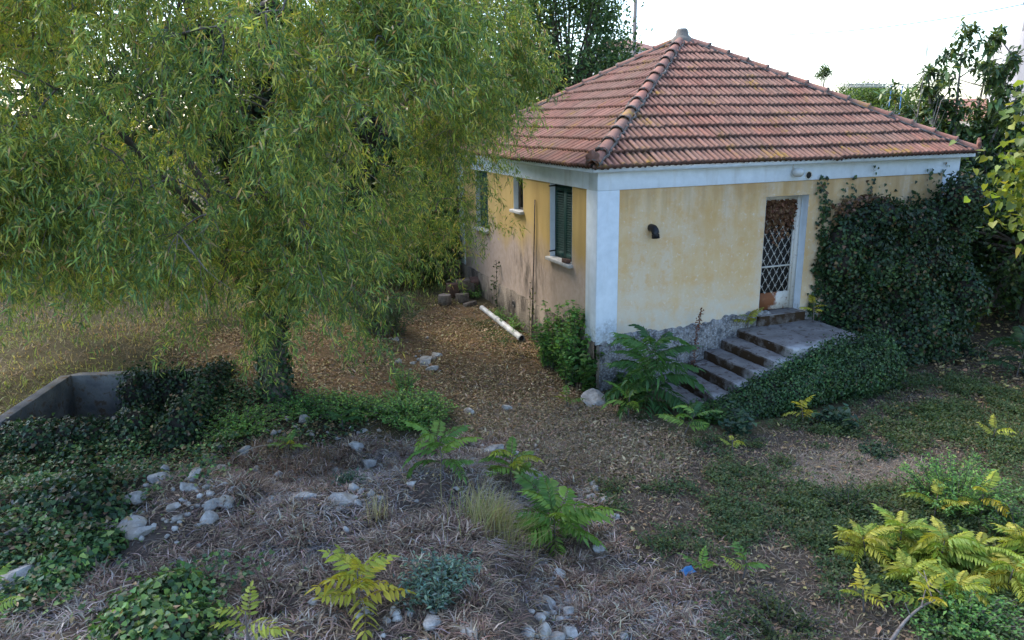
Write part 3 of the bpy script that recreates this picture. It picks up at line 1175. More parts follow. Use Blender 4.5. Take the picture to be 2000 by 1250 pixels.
def pwall(a, b, name, ra, rb, th=.17):
    a, b = np.array(a), np.array(b)
    d = (b - a) / np.linalg.norm(b - a)
    n_ = np.array([d[1], -d[0]])
    if np.dot((a + b) / 2 + n_ - pc_, (a + b) / 2 - pc_) < np.dot((a + b) / 2 - n_ - pc_, (a + b) / 2 - pc_):
        n_ = -n_
    q = [a, b, b + n_ * th, a + n_ * th]
    V = [(*p, -1.75) for p in q] + [(*p, z_) for p, z_ in zip(q, (ra, rb, rb, ra))]
    o = MB().add(V, [(0, 3, 2, 1), (4, 5, 6, 7), (0, 1, 5, 4), (1, 2, 6, 5), (2, 3, 7, 6), (3, 0, 4, 7)]).build(name, M_PIT, pit)
    return bevel(o, .012)


ex_ = (PC - PB) / np.linalg.norm(PC - PB) * .17
pwall(PB - ex_, PC + ex_, 'back_wall', rim, rim)
pwall(PB, PA, 'side_wall', rim + .012, rim + .012)
pwall(PC, PD, 'side_wall', rim + .012, rim + .012)
pwall(PA - ex_, PD + ex_, 'front_wall', rim - .2, rim - .2)
MB().add([(*p, -1.4) for p in pc_ + (PIT - pc_) * 1.02], [(0, 3, 2, 1)]).build('pit_floor', M_GROUND, pit)

# ------------------------------------------------------------------ ivy and creeper masses
IVY = [(.028, .062, .026), (.045, .085, .03), (.02, .045, .022), (.075, .12, .035), (.14, .09, .045)]


def ell_points(E, n, g, noise=.19):
    """points on the outer skin of a union of ellipsoids with outward normals"""
    E = np.array(E, float)
    area = E[:, 3] * E[:, 4] + E[:, 4] * E[:, 5] + E[:, 3] * E[:, 5]
    i_ = g.choice(len(E), int(n * 2.2), p=area / area.sum())
    d = rdir(len(i_), g)
    sc = 1 + noise * g.normal(size=(len(i_), 1))
    P = E[i_, :3] + d * E[i_, 3:6] * sc
    N = unit(d / E[i_, 3:6])
    keep = np.ones(len(P), bool)
    for k_ in range(len(E)):
        r_ = (((P - E[k_, :3]) / E[k_, 3:6]) ** 2).sum(1)
        keep &= ~((r_ < .72) & (i_ != k_))
    return P[keep][:n], N[keep][:n]


def blob_core(mb, E, s=.82):
    for e_ in E:
        bm = bmesh.new()
        bmesh.ops.create_icosphere(bm, subdivisions=2, radius=1)
        V = np.array([v_.co[:] for v_ in bm.verts])
        F = np.array([[v_.index for v_ in f.verts] for f in bm.faces])
        bm.free()
        V = V * np.array(e_[3:6]) * s * (1 + .12 * fbm(V[:, 0] * 3 + e_[0], V[:, 1] * 3, V[:, 2] * 3))[:, None] + np.array(e_[:3])
        mb.add(V, F, (.03, .027, .02))


def ivy(name, label, cat, E, n, size, seed, cols=IVY, w=(5, 4, 3, 1.6, .8), clipf=None, loc=None, extra=None, shape='ivy'):
    g = np.random.default_rng(seed)
    P, N = ell_points(E, n, g)
    if clipf is not None:
        k_ = clipf(P)
        P, N = P[k_], N[k_]
    t = thing(name, label, cat, loc if loc is not None else (P[:, 0].mean(), P[:, 1].mean(), P[:, 2].min()))
    mb = MB()
    D = unit(N * .35 + hang(len(P), .9, g) * .9)
    leaves(mb, P, D, unit(N + .55 * rdir(len(P), g)), g.uniform(.7, 1.3, len(P)) * size, g.uniform(.75, 1.2, len(P)) * size, np.clip(palette(len(P), cols, w, .25, g) * (1 + .5 * fbm(P[:, 0] * 1.7, P[:, 1] * 1.7, P[:, 2] * 1.7))[:, None], .006, .9), shape, .3)
    if extra:
        extra(mb, g)
    mb.build('foliage', LEAFD, t)
    c = MB()
    blob_core(c, E)
    c.build('dark_core', CORE_SHADE, t)  # solid dark core blocks see-through gaps; inner shade put into its colour
    return t


CORE_SHADE = simple('core_shade', (.04, .033, .026), (.02, .017, .014), 20)  # near-black brown of the ivy cores, standing in for shaded depth

# big mass on the front wall
E = []
g = np.random.default_rng(21)
tops = lambda x: np.interp(x, [4.55, 4.9, 5.3, 5.8, 6.4, 6.75, 7.1, 7.6, 8.3], [2.35, 2.5, 2.52, 2.38, 2.12, 2.2, 2.6, 2.8, 2.7])
for xx in np.arange(4.85, 7.25, .34):
    top = float(tops(xx))
    zz = top - .4
    while zz > -.75:
        f_ = (top - zz) / (top + .6)
        yy = -.02 - .55 * f_ * smooth(4.7, 5.6, xx) - .12 * smooth(4.7, 5.6, xx)
        E.append((xx + .08 * g.normal(), float(yy) + .16 * g.normal(), zz + .06 * g.normal(), .22 + .16 * g.random(), .22 + .22 * g.random() + .1 * f_, .30 + .2 * g.random()))
        zz -= .42


def tendrils(mb, g):
    # creeping shoots on the wall around the mass
    for px_, top_, n_ in ((4.36, 2.9, 26), (4.42, 2.75, 40), (4.9, 2.72, 14), (5.5, 2.98, 22), (5.75, 2.75, 12), (6.15, 2.62, 10), (6.9, 2.95, 16), (7.2, 3.0, 18), (4.46, 2.3, 60), (4.42, 1.8, 60), (4.4, 1.2, 70), (4.42, .9, 60), (4.45, 2.6, 40), (4.38, .6, 50), (4.5, 1.5, 60), (5.1, 2.85, 14), (6.5, 2.7, 16), (6.35, 2.4, 20), (6.6, 2.5, 24)):
        m = n_
        z_ = g.uniform(top_ - .7, top_, m)
        P = np.stack([px_ + .05 * np.sin(z_ * 9) + .05 * g.normal(size=m), np.full(m, -.04), z_], 1)
        D = hang(m, .6, g)
        D[:, 1] = -np.abs(D[:, 1]) * .5
        leaves(mb, P, D, np.tile([0, -1.0, .2], (m, 1)) + .4 * rdir(m, g), g.uniform(.04, .075, m), g.uniform(.04, .075, m), palette(m, IVY, (3, 4, 1, 3, 1), .2, g), 'heart', .3)
    m = 260
    P = np.stack([g.uniform(4.5, 6.4, m), g.uniform(-.35, -.12, m), np.zeros(m)], 1)
    P[:, 2] = tops(P[:, 0]) - np.abs(g.normal(.08, .12, m))
    leaves(mb, P, hang(m, .8, g), rdir(m, g), .07, .06, palette(m, [(.19, .11, .065), (.12, .075, .05)], [1, 1], .2, g), 'heart', .5)


ivy('wall_ivy', 'huge dark ivy mass smothering the front wall beside the door', 'ivy', E, 40000, .060, 5, clipf=lambda P: (P[:, 1] < -.01) | (P[:, 0] > 7.6), extra=tendrils)

E = []
topz = lambda x: np.interp(x, [1.15, 1.6, 2.0, 2.6, 3.2, 3.8, 4.4, 4.8], [-.42, -.3, -.12, .1, .24, .32, .33, .2])
for xx in np.arange(1.35, 4.45, .22):
    t_ = float(topz(xx))
    for kk, yy in enumerate((-1.55, -1.80)):
        hh = max((t_ + .62) / 2, .1)
        E.append((xx, yy + .04 * g.normal(), -.62 + hh, .24, .20 + .05 * kk, hh * (1 - .25 * kk)))
ivy('stair_ivy', 'low rounded bank of small leaved ivy covering the outer side of the steps', 'ivy', E, 34000, .038, 6, shape='broad', w=(4, 5, 2, 2, .1), cols=[(.035, .085, .03), (.055, .11, .035), (.025, .055, .024), (.09, .15, .045), (.14, .09, .045)])

# ivy over the pit's right and near wall
E = []
for t_ in np.linspace(0, 1, 8):
    p = PC + (PD - PC) * t_
    E.append((p[0] + .04, p[1], -.2, .24, .24, .30 + .06 * math.sin(7 * t_)))
for t_ in np.linspace(.45, 1, 6):
    p = PB + (PC - PB) * t_
    E.append((p[0], p[1] - .10, -.30 - .2 * t_, .3, .17, .45))
for t_ in np.linspace(0.0, 1, 13):
    p = PA + (PD - PA) * t_
    E.append((p[0] + .1 * g.normal(), p[1] - .12 + .08 * g.normal(), -.27 + .05 * g.normal(), .24 + .12 * g.random(), .2 + .12 * g.random(), .16 + .1 * g.random()))
ivy('pit_ivy', 'dark ivy hanging over the right and near walls of the concrete pit', 'ivy', E, 13000, .052, 8)

IVB = [(.06, .125, .045), (.10, .18, .055), (.035, .075, .032), (.20, .29, .07), (.28, .19, .10)]
for lb, spots, n_, sd_ in (('bushy bright leaved ivy clump near the bottom edge', ((300, 1215, .3, .2), (345, 1190, .24, .24), (270, 1245, .26, .18), (385, 1235, .2, .14), (325, 1260, .24, .2)), 3600, 41),
                           ('lush green ivy clump beside the large boulder at left', ((130, 1110, .22, .14), (165, 1085, .2, .12), (100, 1150, .2, .12), (200, 1070, .18, .1)), 2200, 42),
                           ('dark ivy hummock in the left bank above the boulder', ((150, 1000, .32, .2), (100, 985, .28, .16), (200, 1010, .26, .16), (165, 960, .26, .16)), 3400, 43)):
    E = []
    for px_, py_, r_, h_ in spots:
        p = gp(px_, py_)
        E.append((p[0], p[1], p[2] + h_ * .3, r_, r_, h_))
    ivy('ivy_clump', lb, 'ivy', E, n_, .055, sd_, cols=IVB if sd_ != 43 else IVY, w=(4, 4, 2, 3, .6) if sd_ != 43 else (4, 4, 2, 1.5, 1.2))

# ------------------------------------------------------------------ trees
IR = np.array([math.cos(YAW), -math.sin(YAW), 0])
IF = np.array([math.sin(YAW), math.cos(YAW), 0])


def bez(p0, p1, p2, n):
    t = np.linspace(0, 1, n)[:, None]
    return (1 - t) ** 2 * p0 + 2 * t * (1 - t) * p1 + t * t * p2


def almond():
    g = np.random.default_rng(11)
    base = gp(543, 768)
    t = thing('almond_tree', 'big weeping narrow leaved tree with ivied trunk left of the house', 'tree', base)
    b0 = base + np.array([0, 0, -.25])
    fork = base + np.array([.05, .1, 1.55])
    tr = MB()
    n = 9
    P = bez(b0, base + np.array([-.06, 0, .7]), fork, n)
    tr.tube(P, np.linspace(.22, .17, n), 12)
    limbs = []
    spec = [(-3.2, -1.2, 4.2, 2.9, .10), (-2.2, 1.8, 5.0, 2.2, .12), (-1.4, -1.9, 4.6, 2.6, .11), (.5, -1.8, 4.3, 2.7, .10), (2.4, -.7, 4.8, 2.6, .13), (3.0, 1.0, 5.6, 2.8, .11),
            (.3, .9, 6.8, 4.0, .14), (-.9, .2, 6.3, 3.8, .12), (1.3, .3, 6.2, 3.8, .11)]
    for a, b, z_, zm, r_ in spec:
        end = base + IR * a + IF * b + np.array([0, 0, z_])
        mid = base + IR * a * .35 + IF * b * .35 + np.array([0, 0, zm])
        Q = bez(fork - np.array([0, 0, .15]), mid, end, 14)
        Q[1:-1] += g.normal(size=(12, 3)) * .05
        tr.tube(Q, np.linspace(r_, .025, 14), 8)
        limbs.append(Q)
    tr.build('trunk', BARK, t, True)
    allp = np.concatenate(limbs)
    # clump centres inside a weeping dome
    xs = [-5.4, -1.0, 0, .9, 1.3, 1.8, 2.3, 2.75, 3.0, 3.4, 3.8, 4.6]
    zs = [.85, .8, .25, .15, .35, 1.0, 1.7, 2.6, 3.2, 3.6, 3.9, 4.4]
    cl = []
    while len(cl) < 680:
        a, b = g.uniform(-5.4, 4.5), g.uniform(-3.5, 4.0)
        rn = math.hypot(a / (5.4 if a < 0 else 4.5), b / 4.2)
        if rn > 1:
            continue
        ap = a * 12.4 / (12.4 + b)
        if ap > 3.55 + .25 * vnoise(b, 1.5):
            continue
        zl = 3.87 - (3.87 - np.interp(ap, xs, zs)) * (12.4 + b) / 12.4
        zl = max(zl, -.1) + .9
        zt = 3.0 + 4.6 * math.sqrt(1 - rn * rn)
        if zt < zl:
            continue
        z_ = g.uniform(zl, zt)
        shell = max(rn, (z_ - 2.5) / 5.0)
        p_ = .16 + .84 * smooth(.35, .8, shell)
        if z_ - zl < .8:
            p_ = max(p_, .5)
        if b > 1.5:
            p_ *= .55
        # hollow about the stem, as under a weeping crown
        if abs(a) < .9 and -.7 < b < 1.6 and z_ < 4.0:
            p_ *= .12
        if vnoise(a * .95 + 3, b * .95, z_ * .95) < .02:
            p_ *= .07
        if -.7 < a < 1.4 and b < -.8 and 2.0 < z_ < 4.2:
            p_ *= .5
        if g.random() < p_:
            cl.append((a, b, z_))
    for q_ in range(34):                                    # sprays hanging in front of the stem
        b = g.uniform(-1.5, -.4)
        a = g.uniform(-.9, 1.8)
        cl.append((a, b, (g.uniform(1.55, 2.8) if q_ > 6 else g.uniform(1.05, 1.4)) - .15 * b))
    for _ in range(12):
        cl.append((g.uniform(-4.6, -1.2), g.uniform(-1.0, 1.5), g.uniform(1.7, 2.2)))
    cl = np.array(cl)
    CP = base * np.array([1, 1, 0]) + cl[:, :1] * IR + cl[:, 1:2] * IF + np.array([0, 0, 1.0]) * cl[:, 2:3]
    br, lf = MB(), MB()
    # twigs grow from the nearest wood that is already there
    dist0 = np.array([np.linalg.norm(allp - c, axis=1).min() for c in CP])
    order = np.argsort(dist0)
    CP, cl, dist0 = CP[order], cl[order], dist0[order]
    for k_, c in enumerate(CP):
        dv = allp - c
        d = np.linalg.norm(dv, axis=1) + .6 * np.maximum(dv[:, 2] * -1, 0) * 0 + .15 * g.random(len(allp))
        q = allp[np.argmin(d)]
        mid = (q + c) / 2 + np.array([0, 0, .08 + .15 * g.random()]) + g.normal(size=3) * .1
        Q = bez(q, mid, c, 6)
        br.tube(Q, np.linspace(.013, .006, 6), 4, cap=False)
        allp = np.concatenate([allp, Q[2:]])
        out = unit((cl[k_, 0] * IR + cl[k_, 1] * IF)[None])[0]
        yel = np.clip(.36 + .18 * (-cl[k_, 0] - .5) * .6 + .10 * (cl[k_, 2] - 3.5) + .25 * g.normal() - .4 * smooth(2.0, .8, abs(cl[k_, 0] - .3)) * smooth(4.6, 3.2, cl[k_, 2]), .0, .95)  # yellowing of the leaves; inner clumps darker, crown shade put into their colour
        nt = g.integers(8, 13)
        for _ in range(nt):
            s0 = c + g.normal(size=3) * np.array([.22, .22, .18])
            ln = g.uniform(.35, .85)
            dr = unit((out * g.uniform(.2, .9) + g.normal(size=3) * .55 + np.array([0, 0, .15]))[None])[0]
            tt = np.linspace(0, 1, 6)[:, None]
            T_ = s0 + dr * tt * ln * .75 + np.array([0, 0, -1.0]) * (tt ** 1.7) * ln * .6
            if g.random() < .35:
                br.tube(T_, np.linspace(.004, .002, 6), 3, cap=False)
            m = int(g.integers(38, 60))
            u_ = g.random(m) ** .8
            LP = s0 + dr * u_[:, None] * ln * .75 + np.array([0, 0, -1.0]) * (u_[:, None] ** 1.7) * ln * .6 + g.normal(size=(m, 3)) * .035
            D = unit(np.array([0, 0, -1.0]) * g.uniform(.15, 1.25, (m, 1)) + dr * .3 + rdir(m, g) * .95)
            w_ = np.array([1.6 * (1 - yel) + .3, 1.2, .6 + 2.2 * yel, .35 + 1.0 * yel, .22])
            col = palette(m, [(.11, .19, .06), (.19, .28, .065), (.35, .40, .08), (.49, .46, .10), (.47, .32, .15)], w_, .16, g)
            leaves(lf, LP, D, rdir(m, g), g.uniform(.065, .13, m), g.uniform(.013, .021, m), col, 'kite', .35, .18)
    br.build('branches', TWIG, t)
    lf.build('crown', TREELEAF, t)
    # bare hanging twigs, dead
    dd = MB()
    for k_ in range(60):
        low = allp[(allp[:, 2] > 1.6) & (allp[:, 2] < 4.2)]
        p0 = low[g.integers(len(low))]
        for _ in range(5):
            e_ = p0 + g.normal(size=3) * np.array([.35, .35, .2]) + np.array([0, 0, -.45])
            dd.tube(bez(p0, (p0 + e_) / 2 + g.normal(size=3) * .1, e_, 5), np.linspace(.008, .002, 5), 3, cap=False)
    dd.build('twigs', DEADWOOD, t)['kind'] = 'stuff'
    # ivy on the stem
    E = []
    for Pp, r_ in [(p, .12) for p in P] + [(p, .2) for Q in (limbs[6], limbs[7], limbs[4], limbs[8]) for p in Q[1:11]]:
        E.append((*Pp, r_ + .1, r_ + .1, .28))
    ivy('trunk_ivy', 'dark ivy wrapped round the trunk of the weeping tree', 'ivy', E, 13000, .072, 12, loc=base, shape='broad')
    return base


TB = almond()


def leafy_tree(name, label, cat, base, height, cz, rx, ry, rz, n_cl, n_leaf, size, cols, w, seed, group=None, shape='kite', asp=.5, trunk=.16, spread=.4, mat=None, down=.5, zmin=None, smat=None):
    """trunk, limbs to every clump, and a crown of leaves in clumps"""
    g = np.random.default_rng(seed)
    base = np.array(base, float)
    t = thing(name, label, cat, base, group)
    cen_ = base + np.array([0, 0, cz])
    tr, lf = MB(), MB()
    top = base + np.array([g.normal() * .2, g.normal() * .2, height * .45])
    tr.tube(bez(base - np.array([0, 0, .3]), base + np.array([g.normal() * .2, g.normal() * .2, height * .2]), top, 7), np.linspace(trunk, trunk * .65, 7), 8)
    k_ = 0
    while k_ < n_cl:
        d = rdir(1, g)[0] * g.uniform(.45, 1) ** .6
        c = cen_ + d * np.array([rx, ry, rz]) * (1 + .18 * vnoise(d[0] * 2 + seed, d[1] * 2, d[2] * 2))
        if zmin is not None and c[2] < zmin:
            c[2] = zmin + g.random() * .6
        k_ += 1
        if k_ % 2 == 0:
            tr.tube(bez(top - np.array([0, 0, g.uniform(0, .4)]), (top + c) / 2 + g.normal(size=3) * .2, c, 6), np.linspace(trunk * .4, .012, 6), 5, cap=False)
        m = n_leaf
        P = c + g.normal(size=(m, 3)) * spread * np.array([1, 1, .7])
        sh = g.uniform(.6, 1.15)
        leaves(lf, P, hang(m, down, g), unit(np.array([0, 0, 1.0]) + .8 * rdir(m, g)), g.uniform(.7, 1.25, m) * size, g.uniform(.7, 1.25, m) * size * asp, palette(m, cols, w, .2, g) * (.8 + .25 * sh), shape, .3)
    tr.build('trunk', smat or BARK, t, True)
    lf.build('crown', mat or LEAF, t)
    return t


DG = [(.04, .08, .03), (.065, .115, .038), (.028, .055, .024), (.11, .155, .045)]
# tree behind the far hip of the roof
p = far(1115, 24)
p[2] = 0
leafy_tree('broadleaf_tree', 'tall leafy green tree rising behind the far roof slope beside the pole', 'tree', p, 9, 5.0, 1.9, 1.8, 4.2, 200, 150, .13, [(.06, .12, .05), (.10, .17, .065), (.15, .22, .08), (.04, .08, .03)], (3, 4, 2, 2), 31, asp=.6, spread=.34, down=.3)
# row closing the view behind the big tree
rowspec = [(-60, 26, 10.5, 3.9, 'olive green tree at the far left edge behind the dry grass'), (110, 29, 11, 3.9, 'tall dark tree behind the left half of the weeping tree'),
           (320, 28, 10, 3.4, 'dense bushy tree at the back of the dry field'), (520, 25, 8, 2.8, 'dark tree directly behind the ivied trunk'),
           (690, 22, 8.5, 2.6, 'dark green tree behind the right half of the weeping tree'), (850, 22, 7.5, 2.3, 'dense tree behind the far left corner of the house'), (985, 26, 8, 2.2, 'tree behind the left roof slope next to the tall leafy tree')]
for k_, (px_, d_, h_, r_, lb) in enumerate(rowspec):
    p = far(px_, d_)
    p[2] = float(H(p[0], p[1]))
    leafy_tree('background_tree', lb, 'tree', p, h_, h_ * .52, r_, r_ * .9, h_ * .5, 80, 130, .19, DG, (4, 4, 2, 1.5), 40 + k_, 'trees behind the weeping tree', asp=.6, spread=.55, down=.3)
# shrubs by the back corner of the house
for k_, (px_, py_, h_, r_, lb, cols) in enumerate(((846, 548, 3.0, .62, 'tall dark tangled bush touching the far corner of the side wall', DG), (800, 560, 2.2, .9, 'bright green bush behind the dark shrub by the path', [(.06, .12, .03), (.10, .17, .04), (.04, .08, .025)] + DG[:1]),
                                              (690, 585, 2.4, 1.0, 'dark bush in the shade right of the ivied trunk', DG))):
    p = gp(px_, py_)
    leafy_tree('bush', lb, 'bush', p, h_ * .8, h_ * .5, r_, r_ * .8, h_ * .5, 60, 110, .09, cols, (3, 4, 2, 1), 60 + k_, 'bushes behind the leaf strewn path', asp=.5, spread=.26, trunk=.05)

# loquat behind the right end of the roof
def loquat():
    g = np.random.default_rng(71)
    base = far(1878, 21.0)
    base[2] = -.4
    t = thing('loquat_tree', 'loquat tree with big drooping leaves behind the right end of the roof', 'tree', base)
    tr, lf = MB(), MB()
    fork = base + np.array([0, 0, 2.2])
    tr.tube(bez(base - np.array([0, 0, .3]), base + np.array([.1, 0, 1]), fork, 6), np.linspace(.17, .12, 6), 8)
    tips = []
    for a, z_ in ((-1.55, 3.2), (-1.1, 4.4), (-.7, 5.3), (-.2, 5.6), (.3, 5.4), (.8, 5.5), (1.2, 4.7), (1.6, 5.0), (.5, 4.2), (-.4, 4.0), (-1.9, 2.9), (2.1, 4.4), (1.0, 3.4), (-.9, 3.3)):
        e_ = base + IR * (a * 1.3 + .1 * g.normal()) + IF * g.normal() * .7 + np.array([0, 0, z_ + .15 * g.normal()])
        Q = bez(fork + g.normal(size=3) * .1, (fork + e_) / 2 + np.array([0, 0, -.25]) + IR * a * .25, e_, 9)
        tr.tube(Q, np.linspace(.07, .018, 9), 6)
        tips += [Q[-1], Q[6], Q[5]]
        for _ in range(7):
            s_ = Q[g.integers(3, 9)]
            f_ = s_ + g.normal(size=3) * np.array([.35, .35, .3]) + np.array([0, 0, .3])
            tr.tube(bez(s_, (s_ + f_) / 2 + g.normal(size=3) * .05, f_, 4), np.linspace(.018, .008, 4), 4)
            tips.append(f_)
    for c in tips:
        for q in (0, 1, 1.4, 1.8):
            m = int(g.integers(14, 22))
            P = np.tile(c + g.normal(size=3) * .1 * q, (m, 1)) + g.normal(size=(m, 3)) * .05
            d = rdir(m, g) + np.array([0, 0, .1])
            leaves(lf, P, d, unit(np.array([0, 0, 1.0]) + .3 * rdir(m, g)), g.uniform(.16, .26, m), g.uniform(.065, .10, m), palette(m, [(.07, .12, .05), (.11, .17, .055), (.22, .26, .075), (.045, .08, .035)], (4, 4, 2, 2), .2, g), 'lance', .3, .3)
    tr.build('trunk', DEADWOOD, t, True)
    lf.build('crown', LEAFD, t)


loquat()


def bare_shrub(px_, dist, z0_, h_, seed, label):
    g = np.random.default_rng(seed)
    base = far(px_, dist)
    base[2] = z0_
    t = thing('bare_shrub', label, 'shrub', base)
    tr, lf = MB(), MB()
    for k_ in range(9):
        e_ = base + IR * g.uniform(-1.2, .7) + IF * g.normal() * .4 + np.array([0, 0, h_ * g.uniform(.6, 1)])
        Q = bez(base, (base + e_) / 2 + g.normal(size=3) * .2, e_, 9)
        tr.tube(Q, np.linspace(.035, .006, 9), 5)
        for _ in range(10):
            s_ = Q[g.integers(3, 9)]
            f_ = s_ + g.normal(size=3) * .28 + np.array([0, 0, .3])
            tr.tube(bez(s_, (s_ + f_) / 2 + g.normal(size=3) * .06, f_, 4), np.linspace(.010, .004, 4), 3, cap=False)
            if g.random() < .35:
                m = 7
                leaves(lf, np.tile(f_, (m, 1)), rdir(m, g), rdir(m, g), .14, .05, palette(m, DG, (3, 3, 2, 2), .2, g), 'lance', .3, .3)
    tr.build('trunk', DEADWOOD, t, True)
    lf.build('foliage', LEAFD, t)


bare_shrub(1780, 20.0, -.4, 5.6, 5, 'half bare grey twigged shrub left of the loquat tree')

# far umbrella pine and other far trees over the right hip
PINE = [(.06, .11, .03), (.10, .16, .04), (.04, .07, .025), (.14, .20, .05)]
p = far(1680, 60)
leafy_tree('stone_pine', 'round crowned pine far beyond the right roof hip', 'tree', (*p[:2], -1), 7, zat(203, 60) + .6, 2.0, 2.0, 1.2, 110, 130, .16, PINE, (3, 4, 2, 2), 81, asp=.4, spread=.3, down=-.3)
p = far(1700, 45)
leafy_tree('far_bush', 'bright green bush below the far pine', 'bush', (*p[:2], -1), 5, zat(222, 45) + 1.0, 1.3, 1.3, .9, 60, 90, .16, PINE, (2, 4, 1, 3), 82, asp=.5, spread=.25, down=-.2)
p = far(1601, 60)
leafy_tree('far_tree', 'tiny tree tip poking over the right roof hip', 'tree', (*p[:2], -1), 8, zat(162, 60) + .8, .45, .45, .5, 18, 60, .14, DG, (2, 4, 1, 3), 83, asp=.5, spread=.16, down=-.2, trunk=.08)
p = far(1776, 26)
leafy_tree('young_palm_bush', 'spiky yellow green bush behind the right roof hip', 'bush', (*p[:2], -.5), 4, zat(226, 26) + .5, .55, .55, .5, 22, 26, .42, PINE, (2, 3, 1, 4), 84, asp=.12, spread=.12, down=-.5, trunk=.06)
# low distant belt of vegetation along the skyline
g = np.random.default_rng(90)
belt = MB()
for k_ in range(150):
    az = g.uniform(-1.1, 1.75)
    d_ = g.uniform(75, 130)
    c = np.array([CAM[0] + math.sin(az) * d_, CAM[1] + math.cos(az) * d_, g.uniform(.3, 1.0)])
    m = 140
    P = c + g.normal(size=(m, 3)) * np.array([2.2, 2.2, .8])
    leaves(belt, P, rdir(m, g), rdir(m, g), .9, .7, palette(m, DG, (3, 4, 2, 1), .2, g), 'kite', .3)
tag(belt.build('far_woods', LEAF), 'distant low belt of dark green scrub along the skyline', 'scrub', kind='stuff')

# yellow-green fig branch at the right edge, dark trees of the right-hand corner
fp = far(2365, 13.2, -.6)
leafy_tree('fig_tree', 'yellow green fig crown with broad leaves at the right edge', 'tree', fp, 5, 3.85, 2.0, 2.0, 1.35, 120, 70, .115, [(.16, .21, .04), (.24, .28, .05), (.10, .15, .035), (.32, .31, .06)], (4, 4, 2, 1.5), 91, shape='heart', asp=.95, spread=.33, down=.7, trunk=.18)
dk = [(10.9, 3.0, 4.0, 1.5, 2.0, 'dark evergreen bush in the gap right of the house corner'), (11.4, 4.6, 4.2, 1.8, 2.1, 'dark evergreen tree behind the shaded garden steps'), (14.5, -1.0, 4.8, 2.4, 2.3, 'dark evergreen tree behind the fig crown'), (8.7, 1.9, 4.0, .9, 1.9, 'ivy choked tree hugging the right corner of the house')]
for px_, d_, h_, lb in ((1925, 22.5, 3.6, 'dark bush filling the gap behind the shaded garden steps'), (1985, 20.5, 3.8, 'dark bush under the fig branch at the right edge'), (2060, 19.0, 4.0, 'dark bush half cut by the right edge behind the fig'), (1960, 26, 4.2, 'dark hedge bush farthest back beneath the loquat')):
    q_ = far(px_, d_)
    dk.append((q_[0], q_[1], h_, 1.6, h_ * .5, lb))
for k_, (x_, y_, h_, r_, rz_, lb) in enumerate(dk):
    leafy_tree('evergreen_tree', lb, 'tree', (x_, y_, -.6), h_, h_ * .5, r_, r_, rz_, 66, 120, .12, DG, (4, 3, 3, .6), 100 + k_, 'dark trees right of the house', asp=.6, spread=.36)
mb = MB()
a_, b_ = gp(1960, 560), None
for k_ in range(5):
    p0 = np.array([9.2 + .5 * k_, .4 + .3 * k_, -.5])
    p1 = p0 + np.array([1.6 + .2 * k_, -.8, 3.2])
    mb.tube(bez(p0, (p0 + p1) / 2 + np.array([.1, 0, .5]), p1, 8), np.linspace(.06, .03, 8), 6)
tag(mb.build('leaning_trunks', BARK, None, True), 'bare dark leaning stems in the shade beside the house', 'stems', kind='stuff')

# ------------------------------------------------------------------ far built things
pp = far(1235, 42)
pole = thing('utility_pole', 'grey wooden utility pole standing behind the roof', 'pole', (*pp[:2], 0))
MB().tube([(*pp[:2], -.3), (*pp[:2], zat(31, 42))], [.13, .095], 10).build('shaft', DEADWOOD, pole, True)
MB().tube([pp + np.array([0, 0, zat(76, 42)]) - IR * .12, pp + np.array([0, 0, zat(76, 42)]) + IR * .12], .03, 6).build('insulator', M_MORTAR, pole)
pe = far(1992, 34)
A_, B_ = np.array([*pp[:2], zat(76, 42)]), np.array([*pe[:2], zat(74, 34)])
t_ = np.linspace(0, 1, 30)[:, None]
Wp = A_ + (B_ - A_) * t_
Wp[:, 2] -= (4 * t_ * (1 - t_))[:, 0] * .75
tag(MB().tube(Wp, .014, 4).build('overhead_wire', M_BLACK), 'overhead wire sagging from the pole to the far building', 'wire')
M_FWALL = simple('far_wall', (.42, .39, .38), (.36, .33, .32), 2)
M_FWHITE = simple('far_white_wall', (.72, .72, .72), (.6, .6, .6), 2)
bp = far(2040, 36)
fh = thing('far_building', 'tall grey plastered building sliver with chimney at the right edge', 'building', (*bp[:2], 0))
R_ = Matrix.Translation((*bp[:2], 0)) @ Matrix.Rotation(-YAW - .4, 4, 'Z')
MB().box((-1.35, -1.5, -1), (4, 5, zat(120, 36)), R_).build('wall', M_FWALL, fh)
MB().box((-1.25, -1.3, zat(120, 36) + .001), (-.3, -.4, zat(80, 36)), R_).build('chimney', M_FWALL, fh)
MB().box((-1.32, -1.37, zat(80, 36) + .001), (-.23, -.33, zat(72, 36)), R_).build('chimney_cap', M_MORTAR, fh)


def far_house(name, label, px_, d_, w_, dep, ze, zr, rz):
    b = far(px_, d_)
    h = thing(name, label, 'house', (*b[:2], 0))
    R_ = Matrix.Translation((*b[:2], 0)) @ Matrix.Rotation(rz, 4, 'Z')
    MB().box((-w_ / 2, -dep / 2, -1), (w_ / 2, dep / 2, ze), R_).build('wall', M_FWHITE, h)
    q = np.array([(-w_ / 2 - .3, -dep / 2 - .3, ze), (w_ / 2 + .3, -dep / 2 - .3, ze), (w_ / 2 + .3, dep / 2 + .3, ze), (-w_ / 2 - .3, dep / 2 + .3, ze), (-w_ / 2 + 1, 0, zr), (w_ / 2 - 1, 0, zr)])
    Ma = np.array(R_)
    q = q @ Ma[:3, :3].T + Ma[:3, 3]
    mb = MB().add(q, [(0, 1, 5, 4), (2, 3, 4, 5)])
    mb.f.append(np.array([(1, 2, 5), (3, 0, 4)]))
    mb.build('roof', M_TILE, h)
    return h


